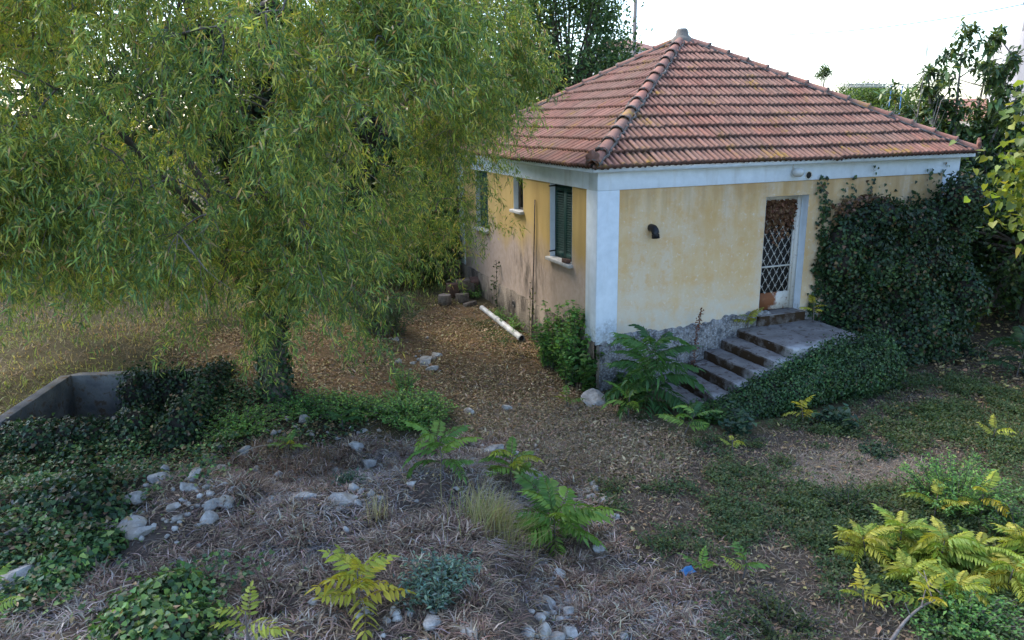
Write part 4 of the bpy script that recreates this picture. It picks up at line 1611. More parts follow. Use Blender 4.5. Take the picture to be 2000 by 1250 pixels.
far_house('far_house', 'low white house with tiled roof glimpsed through the loquat', 1905, 40, 4.5, 6, zat(245, 40), zat(212, 40), -YAW - .3)
far_house('far_house', 'tiled house roof peeping out beside the utility pole', 1208, 46, 3.2, 4, zat(120, 46), zat(99, 46), -YAW)
cp = far(1745, 24)
cl_ = thing('clothes_frame', 'blue posts carrying a pale wooden rail beyond the right roof hip', 'frame', (*cp[:2], -.5))
M_BLUE = simple('blue_paint', (.03, .13, .32), (.04, .17, .36), 8, .5, .05)
for dx_ in (-.16, .14):
    q_ = cp + IR * dx_
    MB().tube([(*q_[:2], -.6), (*q_[:2], zat(189, 24))], .015, 6).build('post', M_BLUE, cl_)
for k_, (zo, dy_) in enumerate(((185, 0), (187, .25), (188.5, .5), (183, .7))):
    s_, e_ = cp - IR * (1.6 - .2 * k_) + IF * dy_, cp + IR * (.55 + .1 * k_) + IF * dy_
    MB().tube([(*s_[:2], zat(zo, 24)), (*e_[:2], zat(zo + 2, 24))], .011, 5).build('rail', M_PVC, cl_)

# ------------------------------------------------------------------ small plants
def frond_mesh(pairs, droop, seed, twist=.25, ll=.30, lw=.085):
    """one pinnate leaf, unit length along +x"""
    g = np.random.default_rng(seed)
    mb = MB()
    t = np.linspace(0, 1, 8)
    ang = .25 - droop * t
    x = np.concatenate([[0], np.cumsum(np.cos(ang[:-1]))]) / 7
    z = np.concatenate([[0], np.cumsum(np.sin(ang[:-1]))]) / 7
    y = .05 * np.sin(t * 3 + seed)
    P = np.stack([x, y, z], 1)
    mb.tube(P, np.linspace(.011, .004, 8), 3, (.9, .75, .5), cap=False)
    u = np.linspace(.16, .97, pairs)
    for s_ in (-1, 1):
        Q = np.stack([np.interp(u, t, P[:, k_]) for k_ in range(3)], 1)
        T_ = np.stack([np.interp(u, t, np.gradient(P[:, k_])) for k_ in range(3)], 1)
        T_ = unit(T_)
        sd = np.tile([0, s_ * 1.0, 0], (pairs, 1))
        D = unit(T_ * .45 + sd + np.array([0, 0, -.28]) + .12 * g.normal(size=(pairs, 3)))
        N = unit(np.tile([0, 0, 1.0], (pairs, 1)) + .3 * sd + .2 * g.normal(size=(pairs, 3)))
        Ls = ll * (.55 + .45 * np.sin(np.pi * np.clip(u * .9 + .12, 0, 1))) * g.uniform(.85, 1.1, pairs)
        c = np.clip(1 + .16 * g.normal(size=(pairs, 1)), .6, 1.4) * np.array([1, 1, 1.0])
        leaves(mb, Q, D, N, Ls, lw * g.uniform(.85, 1.15, pairs), c, 'lance', .35, .22)
    leaves(mb, P[-1:], T_[-1:], np.array([[0, 0, 1.0]]), [ll * .8], [lw], (1, 1, 1), 'lance', .35, .2)
    return mb.mesh('leaf', FROND)


FR = [frond_mesh(15, 1.1, 1, ll=.27, lw=.075), frond_mesh(13, 1.5, 2, ll=.27, lw=.08), frond_mesh(16, .9, 3, ll=.25, lw=.07), frond_mesh(12, 1.9, 4, ll=.28, lw=.08)]
FRS = [frond_mesh(7, .9, 5, ll=.36, lw=.12), frond_mesh(6, 1.3, 6, ll=.38, lw=.12), frond_mesh(8, .6, 7, ll=.34, lw=.11)]


def pinnate(label, pos, h, nf, fl, cols, seed, small=False, name='sumac_sapling', cat='sapling', group=None, zlow=.35, lean=(0, 0), up=(.0, .9)):
    g = np.random.default_rng(seed)
    pos = np.array(pos, float)
    t = thing(name, label, cat, pos, group)
    top = pos + np.array([lean[0] + .16 * h * g.normal(), lean[1] + .16 * h * g.normal(), h])
    MB().tube(bez(pos - np.array([0, 0, .08]), (pos + top) / 2 + g.normal(size=3) * .02, top, 6), np.linspace(.010 + .008 * h, .005, 6), 6, (.3, .25, .15)).build('stem', TWIG, t)
    bank = FRS if small else FR
    for k_ in range(nf):
        s_ = zlow + (1 - zlow) * (k_ + .5) / nf
        p = pos + (top - pos) * s_
        az = k_ * 2.4 + g.normal() * .35
        el_ = up[0] + (up[1] - up[0]) * s_ + .15 * g.normal()
        L_ = fl * g.uniform(.75, 1.1) * (1 - .35 * max(0, s_ - .75) / .25 * .7)
        o = link('leaf', bank[int(g.integers(len(bank)))], t)
        o.matrix_basis = Matrix.Translation(Vector(p)) @ Matrix.Rotation(az, 4, 'Z') @ Matrix.Rotation(-el_, 4, 'Y') @ Matrix.Rotation(g.normal() * .25, 4, 'X') @ Matrix.Scale(L_, 4)
        c = np.array(cols[int(g.integers(len(cols)))]) * (1 + .12 * g.normal())
        o.color = (*np.clip(c, .01, .8), 1)
    return t


GREEN = [(.06, .15, .04), (.08, .185, .045), (.05, .12, .038)]
LIME = [(.15, .27, .045), (.19, .30, .055), (.11, .22, .045)]
YEL = [(.40, .38, .05), (.30, .34, .05), (.48, .40, .05)]
YG = [(.27, .36, .055), (.36, .40, .06), (.21, .31, .055), (.45, .42, .065)]
pinnate('large dark green sumac sapling in front of the entrance steps', gp(1272, 800), 1.0, 34, .80, GREEN, 1, zlow=.08, up=(-.2, .75))
pinnate('lime green sumac shoots at the foot of the large sapling by the steps', gp(1225, 815), .35, 6, .45, LIME, 2)
pinnate('yellowish sumac shoot right of the large sapling below the steps', gp(1330, 850), .35, 7, .45, GREEN + LIME, 3)
pinnate('bright green fern like sapling on the back slope of the stone heap', gp(865, 925), .45, 13, .45, LIME, 4, zlow=.2)
pinnate('sprawling lime green sapling on the right shoulder of the stone heap', gp(1085, 1060), .42, 20, .6, LIME, 5, zlow=.15)
pinnate('lime green sapling standing among grass behind the sprawling one', gp(1000, 960), .4, 13, .42, LIME + YEL[1:2], 6)
pinnate('golden yellow sapling in the straw near the bottom edge', gp(705, 1205), .40, 16, .36, YEL, 7, small=True)
for k_, (px_, py_, h_, n_, fl_, lb) in enumerate(((1690, 1100, .45, 8, .45, 'leftmost of the yellow green saplings massed at lower right'), (1765, 1095, .55, 9, .50, 'yellow green sapling second from the left in the lower right thicket'),
                                                  (1835, 1110, .60, 10, .52, 'tallest yellow green sapling in the middle of the lower right thicket'), (1905, 1120, .5, 9, .5, 'yellow green sapling right of the thicket middle at lower right'),
                                                  (1965, 1165, .45, 9, .5, 'yellow green sapling in the lower right corner thicket'), (1775, 1150, .35, 8, .42, 'low yellow green sapling in front of the lower right thicket'),
                                                  (1860, 1170, .35, 8, .42, 'front middle yellow green sapling of the lower right thicket'), (2010, 1110, .5, 8, .5, 'yellow green sapling cut by the right edge of the picture'))):
    pinnate(lb, gp(px_, py_), h_ * .6, n_ + 18, fl_ * .74, YG, 20 + k_, group='yellow green sapling thicket', zlow=.2, up=(.1, .7))
pinnate('small yellow sapling leaning over the shrub at the right', gp(1915, 1015), .35, 5, .36, YEL, 31)
pinnate('small yellow sapling just above the lower right thicket', gp(1825, 1020), .30, 4, .34, YEL, 32)
pinnate('tiny green sapling in the weeds beside the blue scrap', gp(1365, 1125), .14, 4, .22, LIME, 33, small=True)
pinnate('little green sapling in the weeds right of the blue scrap', gp(1448, 1128), .22, 5, .24, LIME + YEL[1:2], 34, small=True)
pinnate('yellow fern like sapling at the foot of the stair ivy', gp(1570, 828), .28, 6, .30, YEL, 35, small=True)
pinnate('yellow green seedling patch below the shaded garden steps', gp(1890, 640), .28, 9, .42, [(.16, .19, .03), (.10, .15, .03)], 36, zlow=.1)
pinnate('dark green fern like sapling in the shade at the right edge', gp(1985, 735), .6, 12, .75, [(.03, .075, .025), (.04, .09, .03)], 37, zlow=.1)
pinnate('yellow seedling growing on the landing left of the door', (2.86, -.16, .27), .22, 6, .28, [(.20, .24, .035), (.28, .27, .04), (.06, .13, .03)], 38, small=True)
pinnate('yellow seedling growing on the landing right of the door', (4.27, -.2, .27), .38, 5, .26, YEL, 39, small=True)
pinnate('small yellow seedling in the weeds at far right', gp(1940, 862), .2, 4, .3, YEL, 40, small=True)
pinnate('pale yellow seedling by itself near the bottom right', gp(1690, 1195), .26, 5, .26, YEL, 41, small=True)
pinnate('yellow seedlings at the bottom edge below the thicket', gp(1790, 1200), .28, 6, .28, YEL, 42, small=True)
pinnate('yellow seedling in the low weeds below the stair ivy', gp(1430, 885), .18, 4, .2, YEL, 43, small=True)
pinnate('lime green seedling on the far side of the stone heap', gp(560, 890), .22, 5, .26, YEL[1:2] + LIME, 44, small=True)
pinnate('green fern like seedling at the back of the stones left of the path', gp(670, 835), .22, 6, .32, [(.06, .14, .04)], 45)
pinnate('yellow seedling at the house corner among green weeds', gp(1110, 795), .2, 5, .24, [(.24, .27, .04), (.12, .2, .04)], 46, small=True)
pinnate('yellow leaved seedling cut by the bottom edge', gp(500, 1275), .36, 5, .24, [(.30, .34, .05)], 47, small=True)
pinnate('lime leaved seedling at the bottom left corner', gp(-12, 1240), .42, 5, .28, [(.20, .30, .05)], 48, small=True)


def weed(label, pos, rx, h, n_stem, n_leaf, size, cols, w, seed, asp=.5, shape='kite', name='weed', cat='weed', group=None, ry=None, upw=.35, mat=None):
    g = np.random.default_rng(seed)
    pos = np.array(pos, float)
    t = thing(name, label, cat, pos, group)
    sm, lf = MB(), MB()
    ry = ry or rx
    for k_ in range(n_stem):
        a = g.uniform(0, 2 * math.pi)
        q = math.sqrt(g.random())
        bx_, by_ = pos[0] + rx * .55 * q * math.cos(a), pos[1] + ry * .55 * q * math.sin(a)
        ex_2, ey_2 = pos[0] + rx * q * math.cos(a) + .05 * g.normal(), pos[1] + ry * q * math.sin(a) + .05 * g.normal()
        hh = h * (1 - .45 * q * q) * g.uniform(.65, 1.1)
        b0 = np.array([bx_, by_, float(H(bx_, by_)) - .03])
        e_ = np.array([ex_2, ey_2, b0[2] + hh])
        Q = bez(b0, np.array([bx_, by_, b0[2] + hh * .6]), e_, 6)
        sm.tube(Q, np.linspace(.006, .003, 6), 3, (.5, .6, .3), cap=False)
        m = n_leaf
        u_ = g.uniform(.12, 1.03, m)
        LP = np.stack([np.interp(u_, np.linspace(0, 1, 6), Q[:, c_]) for c_ in range(3)], 1) + g.normal(size=(m, 3)) * size * .35
        D = rdir(m, g)
        D[:, 2] = D[:, 2] * .5 + upw
        leaves(lf, LP, D, unit(np.array([0, 0, 1.0]) + .5 * rdir(m, g)), g.uniform(.7, 1.25, m) * size, g.uniform(.7, 1.2, m) * size * asp, palette(m, cols, w, .2, g), shape, .3, .25)
    sm.build('stems', TWIG, t)
    lf.build('foliage', mat or LEAF, t)
    return t


WG = [(.06, .135, .04), (.09, .18, .045), (.04, .09, .032), (.15, .23, .055)]
WG2 = [(.13, .28, .075), (.19, .35, .09), (.085, .19, .06), (.28, .40, .10)]
w4 = (4, 4, 2, 1)
weed('dense dark green shrub beside the leaf strewn path', gp(745, 648), .85, .95, 110, 44, .058, [(.045, .10, .038), (.065, .13, .045), (.032, .07, .03), (.09, .155, .05)], w4, 1, name='shrub', cat='shrub', asp=.4)
weed('leafy green mallow bush growing against the house corner', gp(1125, 745), .42, 1.35, 60, 40, .075, WG2, w4, 2, asp=.85, shape='heart', name='mallow_bush', cat='bush')
weed('tall green weeds along the side wall next to the corner bush', gp(1078, 715), .36, 1.1, 50, 36, .065, WG2, w4, 3, asp=.8, shape='heart')
weed('bright leafy stems climbing the white house corner', (-.16, -.05, H(-.16, -.05)), .14, 1.05, 10, 34, .09, [(.06, .14, .03), (.10, .19, .04)] + WG[:2], w4, 4, asp=.9, shape='heart')
weed('dark weeds in front of the base between corner and sapling', (.45, -.35, H(.45, -.35)), .4, .4, 30, 24, .06, WG, w4, 5, shape='heart', asp=.8)
weed('broad green weed patch behind the stone heap', gp(805, 818), .72, .38, 220, 26, .05, WG2, w4, 6, asp=.65)
weed('green weed patch left of the bright fern sapling', gp(690, 805), .55, .28, 110, 22, .05, WG2, w4, 7, asp=.65)
weed('small upright green weed among the leaf litter', gp(792, 765), .2, .5, 24, 34, .045, WG2, w4, 8)
weed('big rounded green shrub above the yellow saplings at right', gp(1865, 985), .66, .6, 130, 36, .045, WG2, w4, 9, name='shrub', cat='shrub', asp=.5)
weed('small dark green shrub in the middle of the right yard', gp(1650, 995), .3, .34, 34, 34, .04, [(.04, .09, .03), (.055, .11, .035), (.03, .06, .02), (.10, .12, .04)], w4, 10, name='shrub', cat='shrub', asp=.4)
weed('brownish green low shrub right of the small dark shrub', gp(1715, 1005), .24, .2, 26, 26, .035, [(.09, .10, .04), (.12, .11, .045), (.06, .08, .03), (.14, .12, .05)], w4, 11, name='shrub', cat='shrub')
weed('blue green succulent looking herb in the straw near the bottom', gp(862, 1165), .36, .32, 60, 26, .06, [(.15, .245, .19), (.20, .30, .23), (.10, .175, .135), (.27, .34, .20)], w4, 12, asp=.35, name='herb', cat='herb')
weed('small blue green herb among the stones in mid heap', gp(675, 945), .2, .15, 22, 18, .05, [(.08, .14, .10), (.11, .17, .12), (.06, .10, .07), (.1, .16, .08)], w4, 13, asp=.45, name='herb', cat='herb')
weed('blue green mallow clump at the right foot of the stair ivy', gp(1628, 832), .30, .3, 26, 10, .10, [(.05, .10, .065), (.07, .13, .08), (.04, .08, .05), (.08, .14, .07)], w4, 14, asp=1.0, shape='heart', name='mallow_clump', cat='mallow')
weed('blue green mallow clump at the lower end of the stair ivy', gp(1442, 845), .24, .36, 20, 10, .09, [(.05, .10, .065), (.07, .13, .08), (.04, .08, .05), (.08, .14, .07)], w4, 15, asp=1.0, shape='heart', name='mallow_clump', cat='mallow')
weed('grey green trailing weed row in the yard right of the mallows', gp(1715, 885), .34, .14, 40, 18, .05, [(.04, .085, .045), (.06, .11, .055), (.03, .06, .035), (.07, .12, .05)], w4, 16, asp=.8)
weed('green weeds filling the lower right corner behind the dead branch', gp(1880, 1225), .62, .3, 130, 24, .045, WG2, w4, 17, asp=.6)
weed('green weeds at the right edge beside the yellow saplings', gp(1990, 1060), .4, .42, 50, 26, .05, WG, w4, 18, asp=.5)
weed('bush of green weeds at the bottom right of centre', gp(1520, 1230), .5, .22, 70, 20, .04, [(.07, .10, .035), (.10, .13, .04), (.05, .07, .03), (.13, .14, .05)], w4, 19, asp=.6)
weed('bright weeds around the shaded garden steps', gp(1905, 560), .5, .4, 50, 20, .06, [(.08, .14, .03), (.12, .18, .035), (.05, .09, .03), (.06, .1, .03)], w4, 20, asp=.5)
weed('shaded weeds right of the garden steps', gp(1965, 600), .5, .5, 50, 22, .06, [(.04, .08, .025), (.06, .11, .03), (.03, .06, .02), (.06, .1, .03)], w4, 22, asp=.5)
weed('low bright green carpet weed beside the white pipe', gp(968, 652), .34, .05, 150, 20, .03, [(.09, .19, .035), (.12, .23, .045), (.07, .15, .03), (.14, .24, .05)], w4, 21, asp=.75, ry=.85)
weed('fresh green weeds round the foot of the ivied trunk', gp(600, 800), .6, .22, 110, 22, .045, WG2, w4, 31, asp=.65)
weed('green weeds between the pit ivy and the heap stones', gp(470, 835), .6, .24, 120, 22, .045, WG2, w4, 32, asp=.65)
weed('sparse green weeds at the foot of the side wall behind the pipe', (-.22, 3.6, H(-.22, 3.6)), .2, .3, 40, 22, .045, WG2, w4, 33, asp=.65, ry=1.0)
weed('straggling weeds under the far end of the side wall', (-.25, 5.9, H(-.25, 5.9)), .22, .35, 40, 22, .05, WG2, w4, 34, asp=.6, ry=.8)
weed('dark weeds spilling round the lower end of the steps', (1.0, -1.75, H(1.0, -1.75)), .4, .3, 60, 24, .05, WG, w4, 35, asp=.7, shape='heart')
# two bare shoots and a rusty dock stalk against the walls
for px_, py_, h_, col, lb, axw in ((1100, 655, .75, (.10, .12, .05), 'left one of two thin leafy shoots against the side wall', 0), (1113, 660, .95, (.10, .12, .05), 'right one of two thin leafy shoots against the side wall', 0), (965, 605, .85, (.04, .07, .03), 'dark ivy shoot climbing the mouldy base of the side wall', 0)):
    p = gp(px_, py_)
    p[0] = -.09
    p[2] = H(p[0], p[1])
    t = thing('wall_shoot', lb, 'shoot', p)
    g = np.random.default_rng(int(px_))
    hh = h_ + .25
    Q = np.stack([np.full(12, -.08), p[1] + .03 * np.sin(np.linspace(0, 6, 12)), np.linspace(p[2], p[2] + hh, 12)], 1)
    MB().tube(Q, .006, 4).build('stem', TWIG, t)
    mb = MB()
    m = 70 if px_ < 1000 else 36
    u_ = g.random(m)
    LP = np.stack([np.interp(u_, np.linspace(0, 1, 12), Q[:, c_]) for c_ in range(3)], 1) + g.normal(size=(m, 3)) * (.05 if px_ < 1000 else .018)
    leaves(mb, LP, hang(m, .2, g), rdir(m, g), .06 if px_ < 1000 else .045, .045 if px_ < 1000 else .03, palette(m, [col], [1], .25, g), 'heart', .3)
    mb.build('foliage', LEAF, t)
p = np.array([1.75, -.2, H(1.75, -.2)])
t = thing('dock_stalk', 'dried rust red weed stalk in front of the base left of the steps', 'weed', p)
Q = bez(p, p + np.array([.03, 0, .8]), p + np.array([.12, 0, 1.3]), 10)
MB().tube(Q, np.linspace(.008, .003, 10), 4).build('stem', TWIG, t)
mb = MB()
g = np.random.default_rng(77)
u_ = g.uniform(.15, 1, 260)
leaves(mb, np.stack([np.interp(u_, np.linspace(0, 1, 10), Q[:, c_]) for c_ in range(3)], 1) + g.normal(size=(260, 3)) * .018, rdir(260, g), rdir(260, g), .035, .025, palette(260, [(.20, .075, .04), (.15, .06, .04)], [1, 1], .2, g), 'kite', .3)
mb.build('seed_head', DRYLEAF, t)

# grass tuft by the sprawling sapling
def tuft(label, pos, n, L_, cols, seed, r_=.12, lean=(.1, .7), dirb=None, name='grass_tuft', cat='grass'):
    g = np.random.default_rng(seed)
    P = np.tile(pos, (n, 1)).astype(float)
    P[:, :2] += g.normal(size=(n, 2)) * r_
    P[:, 2] = H(P[:, 0], P[:, 1]) - .02
    a = g.uniform(0, 2 * math.pi, n)
    d = np.stack([np.cos(a), np.sin(a)], 1)
    if dirb is not None:
        d = unit(d + np.array(dirb))
    mb = MB()
    blades(mb, P, d, g.uniform(.5, 1.1, n) * L_, g.uniform(.006, .010, n), g.uniform(*lean, n), palette(n, cols, np.ones(len(cols)), .15, g))
    return tag(mb.build(name, LEAF), label, cat, kind='stuff' if 'dead' in name else None)


tuft('pale straw coloured grass tuft beside the sprawling lime sapling', gp(965, 1040), 420, .75, [(.30, .27, .12), (.24, .25, .08), (.34, .29, .16)], 1, .16, (.2, .75), (.9, .5))
tuft('thin dry stalk tuft left of the golden sapling', gp(735, 1020), 40, .5, [(.38, .33, .2)], 2, .05, (.05, .4))
tuft('reddish brown dead clump behind the stones on the heap', gp(620, 905), 500, .32, [(.20, .13, .09), (.26, .19, .14)], 3, .2, (.2, .9), name='dead_grass_tuft', cat='dead grass')
tuft('grey brown dead clump on the far edge of the heap', gp(540, 880), 420, .34, [(.22, .17, .13), (.28, .22, .17)], 4, .18, (.2, .9), name='dead_grass_tuft', cat='dead grass')
tuft('green grass tuft in the yard below the right shrub', gp(1845, 1000), 160, .34, [(.08, .14, .03), (.11, .17, .04)], 5, .08, (.1, .7))

# ------------------------------------------------------------------ stones
def stone(px_, py_, w_, h_, label, seed, group=None, bury=.36, flat=.75, name='stone'):
    g = np.random.default_rng(seed)
    p = gp(px_, py_ + h_ * .35)
    d = np.linalg.norm(p - CAM)
    R_ = w_ / FPX * d / 2 * 1.25
    bm = bmesh.new()
    bmesh.ops.create_icosphere(bm, subdivisions=3, radius=1)
    V = np.array([v_.co[:] for v_ in bm.verts])
    F = np.array([[v_.index for v_ in f.verts] for f in bm.faces])
    bm.free()
    # cut by random planes for a broken look
    for _ in range(13):
        n_ = rdir(1, g)[0]
        dd = g.uniform(.40, .8)
        ex2 = np.maximum(V @ n_ - dd, 0)
        V = V - ex2[:, None] * n_ * .97
    s_ = seed * 1.7
    V = V * (1 + .05 * fbm(V[:, 0] * 1.8 + s_, V[:, 1] * 1.8, V[:, 2] * 1.8) + .05 * fbm(V[:, 0] * 6 + s_, V[:, 1] * 5, V[:, 2] * 5))[:, None]
    hr = max(h_ / FPX * d / 2 * 1.05, R_ * .45)
    V = V * np.array([R_ * 1.08, R_ * g.uniform(.75, 1.0), hr])
    c, s2 = math.cos(-YAW), math.sin(-YAW)
    V = V @ np.array([[c, s2, 0], [-s2, c, 0], [0, 0, 1]])
    mb = MB().add(V, F)
    o = mb.build(name, M_STONE, None, True)
    o.data.set_sharp_from_angle(angle=math.radians(17))
    o.rotation_euler = (.2 * g.normal(), .2 * g.normal(), g.uniform(0, 6))
    o.location = (p[0], p[1], p[2] + hr * (1 - 2 * bury) * .8)
    m = o.data
    return tag(o, label, 'stone', group)


ST = [
    (28, 1118, 84, 62, 'large brown grey boulder at the left edge'), (12, 1158, 44, 24, 'low stone below the large boulder at the left edge'),
    (265, 965, 42, 26, 'pale stone left of the ivy patch on the heap'), (318, 930, 44, 24, 'grey rounded stone at the back left of the heap'), (378, 925, 36, 24, 'stone right of the grey rounded one at the back of the heap'),
    (425, 918, 46, 22, 'wide pale stone in the back row of the heap'), (438, 943, 22, 20, 'small pale stone just below the wide back row stone'), (458, 952, 32, 22, 'bright stone right above the row of ivy stones'),
    (436, 970, 34, 26, 'stone touching the bright stone from below'), (412, 980, 32, 20, 'pale stone directly above the upright egg shaped stone'), (405, 1010, 34, 36, 'upright egg shaped stone standing alone on the straw'),
    (335, 990, 28, 18, 'flat stone half hidden in ivy left of the egg stone'), (255, 1020, 44, 20, 'long flat stone at the edge of the ivy'), (272, 1034, 44, 24, 'broad pale stone below the long flat one'),
    (480, 882, 30, 26, 'grey stone at the back under dry stalks'), (425, 868, 24, 18, 'pale stone at the rear edge near green weeds'), (410, 890, 30, 16, 'flat stone below the rear edge stone'),
    (372, 948, 36, 18, 'dull stone in the straw between two pale ones'), (218, 893, 20, 16, 'small stone in the ivy below the pit'), (172, 935, 22, 14, 'little grey stone in the ivy at left'),
    (596, 966, 34, 18, 'pale stone in the middle of the straw'), (670, 975, 58, 14, 'long thin white slab lying in the straw'), (698, 870, 32, 30, 'bright white stone at the back of the heap'),
    (720, 900, 36, 20, 'oval white stone right of centre at the back of the heap'), (592, 815, 26, 18, 'stone among green weeds behind the heap'), (925, 898, 28, 22, 'blue grey stone right of the bright fern sapling'),
    (965, 870, 34, 32, 'tall pale stone on the far right of the heap'), (1034, 918, 40, 30, 'smooth bluish stone behind the sprawling sapling'), (988, 792, 26, 26, 'stone standing in the path'),
    (918, 802, 28, 14, 'flat stone at the edge of the weeds by the path'), (1160, 942, 18, 16, 'small stone at the foot of the heap on the right'), (1158, 967, 18, 16, 'little stone above the brown one right of the heap'),
    (1178, 975, 26, 22, 'brown stone at the right foot of the heap'), (830, 703, 32, 14, 'flat grey stone in the leaf litter'), (845, 718, 24, 14, 'grey stone just below the flat one in the litter'),
    (853, 690, 24, 14, 'dark stone above the flat one in the litter'), (780, 703, 16, 12, 'small grey stone left of the litter stones'), (770, 660, 20, 14, 'stone at the foot of the dense dark shrub'),
    (1098, 1118, 34, 30, 'white stone in the ruined wall face below the sprawling sapling'), (1085, 1145, 28, 22, 'grey stone below the white one in the wall face'), (1068, 1170, 44, 40, 'large grey stone in the ruined wall face'),
    (1114, 1188, 26, 30, 'white stone at the right of the ruined wall face'), (1058, 1225, 34, 46, 'tall white stone at the bottom of the ruined wall face'), (1112, 1228, 34, 38, 'pale stone at the bottom right of the wall face'),
    (920, 1230, 40, 30, 'white stone by the bottom edge below the blue green herb'), (1168, 1070, 22, 26, 'narrow stone in the slope right of the sapling'), (1085, 1238, 30, 30, 'grey stone squeezed between the bottom wall stones'),
    (345, 1095, 30, 20, 'dull stone in the straw above the lower ivy patch'), (428, 1238, 28, 30, 'grey stone by the bottom edge right of the ivy'), (38, 1030, 40, 26, 'pale crumbling stone at left above the boulder'),
    (40, 980, 30, 18, 'grey stone in the ivy at the left edge'), (1166, 775, 52, 38, 'concrete lump by the house corner'), (500, 915, 30, 20, 'grey stone beside the reddish dead clump'),
]
for k_, (a_, b_, c_, d_, lb) in enumerate(ST):
    stone(a_, b_, c_, d_, lb, 200 + k_)

rub = MB()
g = np.random.default_rng(500)
bm = bmesh.new()
bmesh.ops.create_icosphere(bm, subdivisions=1, radius=1)
IV = np.array([v_.co[:] for v_ in bm.verts])
IFc = np.array([[v_.index for v_ in f.verts] for f in bm.faces])
bm.free()
for px_, py_, sx_, sy_, n_ in ((430, 930, 110, 40, 60), (640, 960, 160, 60, 45), (1095, 1170, 120, 100, 40), (980, 890, 110, 30, 25), (350, 1010, 120, 60, 30), (830, 700, 60, 40, 22), (760, 1200, 160, 60, 30), (1170, 1000, 40, 60, 25), (620, 850, 150, 30, 30)):
    for _ in range(n_):
        p = gp(px_ + g.normal() * sx_ * .5, py_ + g.normal() * sy_ * .5)
        r_ = np.exp(g.normal(-3.55, .35))
        V = IV * (1 + .22 * g.normal(size=(len(IV), 1))) * r_ * np.array([1.2, 1, .75])
        rub.add(V @ np.array(Matrix.Rotation(g.uniform(0, 6), 3, 'Z')).T + p + np.array([0, 0, r_ * .45]), IFc)
tag(rub.build('rubble', M_STONE), 'small pale angular rubble scattered between the bigger stones', 'rubble', kind='stuff')

# ------------------------------------------------------------------ pipe, blocks, scraps
pa, pb_ = gp(941, 606), gp(1019, 668)
pa[2] += .06
pb_[2] += .07
pv = thing('drain_pipe', 'broken white plastic drain pipe lying along the side wall', 'pipe', (pa + pb_) / 2)
ax_ = unit((pb_ - pa)[None])[0]
mid = pa + (pb_ - pa) * .42
o = MB().tube([pa, mid], .055, 14, cap=False).build('pipe_section', M_PVC, pv, True)
o = MB().tube([mid - ax_ * .02, pb_], .063, 14, cap=False).build('pipe_section', M_PVC, pv, True)
for c_ in (mid, pb_ - ax_ * .05):
    MB().tube([c_ - ax_ * .05, c_ + ax_ * .03], .072, 14, cap=False).build('collar', M_PVC, pv, True)
MB().tube([pb_ - ax_ * .3, pb_ - ax_ * .02], .054, 12).build('bore', M_DARK, pv)
q0, q1 = gp(1000, 625), gp(1048, 665)
q0[2] += .03
q1[2] += .03
tag(MB().tube([q0, q1], .016, 6).build('wooden_stick', M_WOOD), 'thin wooden stick between the white pipe and the wall', 'stick')
q0, q1 = gp(966, 618), gp(985, 624)
q0[2] += .02
q1[2] += .02
tag(MB().tube([q0, q1], .018, 6).build('plastic_offcut', M_PVC), 'short white offcut beside the upper end of the pipe', 'offcut')


def block(px_, py_, sx, sy, sz, zo, rz, mat, label, name, cat, holes=False, tilt=0):
    p = gp(px_, py_)
    Mx = Matrix.Translation((p[0], p[1], p[2] + zo)) @ Matrix.Rotation(rz, 4, 'Z') @ Matrix.Rotation(tilt, 4, 'X')
    t = thing(name, label, cat, (p[0], p[1], p[2] + zo), 'salvaged blocks by the side wall')
    o = MB().box((-sx / 2, -sy / 2, 0), (sx / 2, sy / 2, sz), Mx, jit=.008).build('body', mat, t)
    bevel(o, .015, 2)
    return t


B = 'salvaged block pile'
block(903, 590, .24, .24, .2, .0, .2, M_WOOD, 'grey square block at the bottom middle of the pile by the wall', 'wood_block', 'block')
block(914, 575, .30, .26, .30, .0, -.3, M_WOOD, 'pale cut wood block on the right of the pile', 'wood_block', 'block')
block(897, 575, .22, .26, .26, .02, .4, M_WOOD, 'dark cut wood block in the middle of the pile', 'wood_block', 'block')
block(884, 580, .22, .24, .32, .0, .1, M_BRICK, 'reddish hollow brick standing on the left of the pile', 'hollow_brick', 'brick')
block(926, 572, .2, .3, .36, .0, -.2, M_BRICK, 'red brick leaning against the wall behind the pile', 'hollow_brick', 'brick', tilt=.25)
block(918, 597, .34, .12, .08, .0, .5, M_WOOD, 'short plank lying in front of the block pile', 'plank', 'plank')
block(905, 580, .3, .24, .14, .27, .1, M_WOOD, 'flat wood block lying on top of the pile', 'wood_block', 'block')
# a sawn stump section
p = gp(869, 594)
t = thing('log_section', 'short sawn log section lying apart left of the block pile', 'log', p)
MB().lathe([(0, .0), (.15, 0), (.155, .1), (.145, .2), (.135, .215)][::-1], 14, Matrix.Translation(p)).build('bark_ring', M_WOOD, t, True)
MB().lathe([(0, .216), (.136, .214)][::-1], 14, Matrix.Translation(p)).build('sawn_face', DEADWOOD, t)
# dead branch bottom right
g = np.random.default_rng(15)
p0, p1, p2 = gp(1735, 1275), gp(1790, 1205), gp(1880, 1185)
for q_ in (p0, p1, p2):
    q_[2] += .09
p1[2] += .18
t = thing('dead_branch', 'bare grey fallen branch arching over weeds at the bottom right', 'branch', p0)
Q = bez(p0, p1, p2, 14)
MB().tube(Q, np.linspace(.016, .006, 14), 6).build('stem', DEADWOOD, t, True)
for k_ in (4, 6, 8, 10):
    e_ = Q[k_] + np.array([.1 * g.normal() + .1, .12 * g.normal() + .15, .12])
    MB().tube(bez(Q[k_], (Q[k_] + e_) / 2, e_, 5), np.linspace(.008, .003, 5), 4).build('twig', DEADWOOD, t)
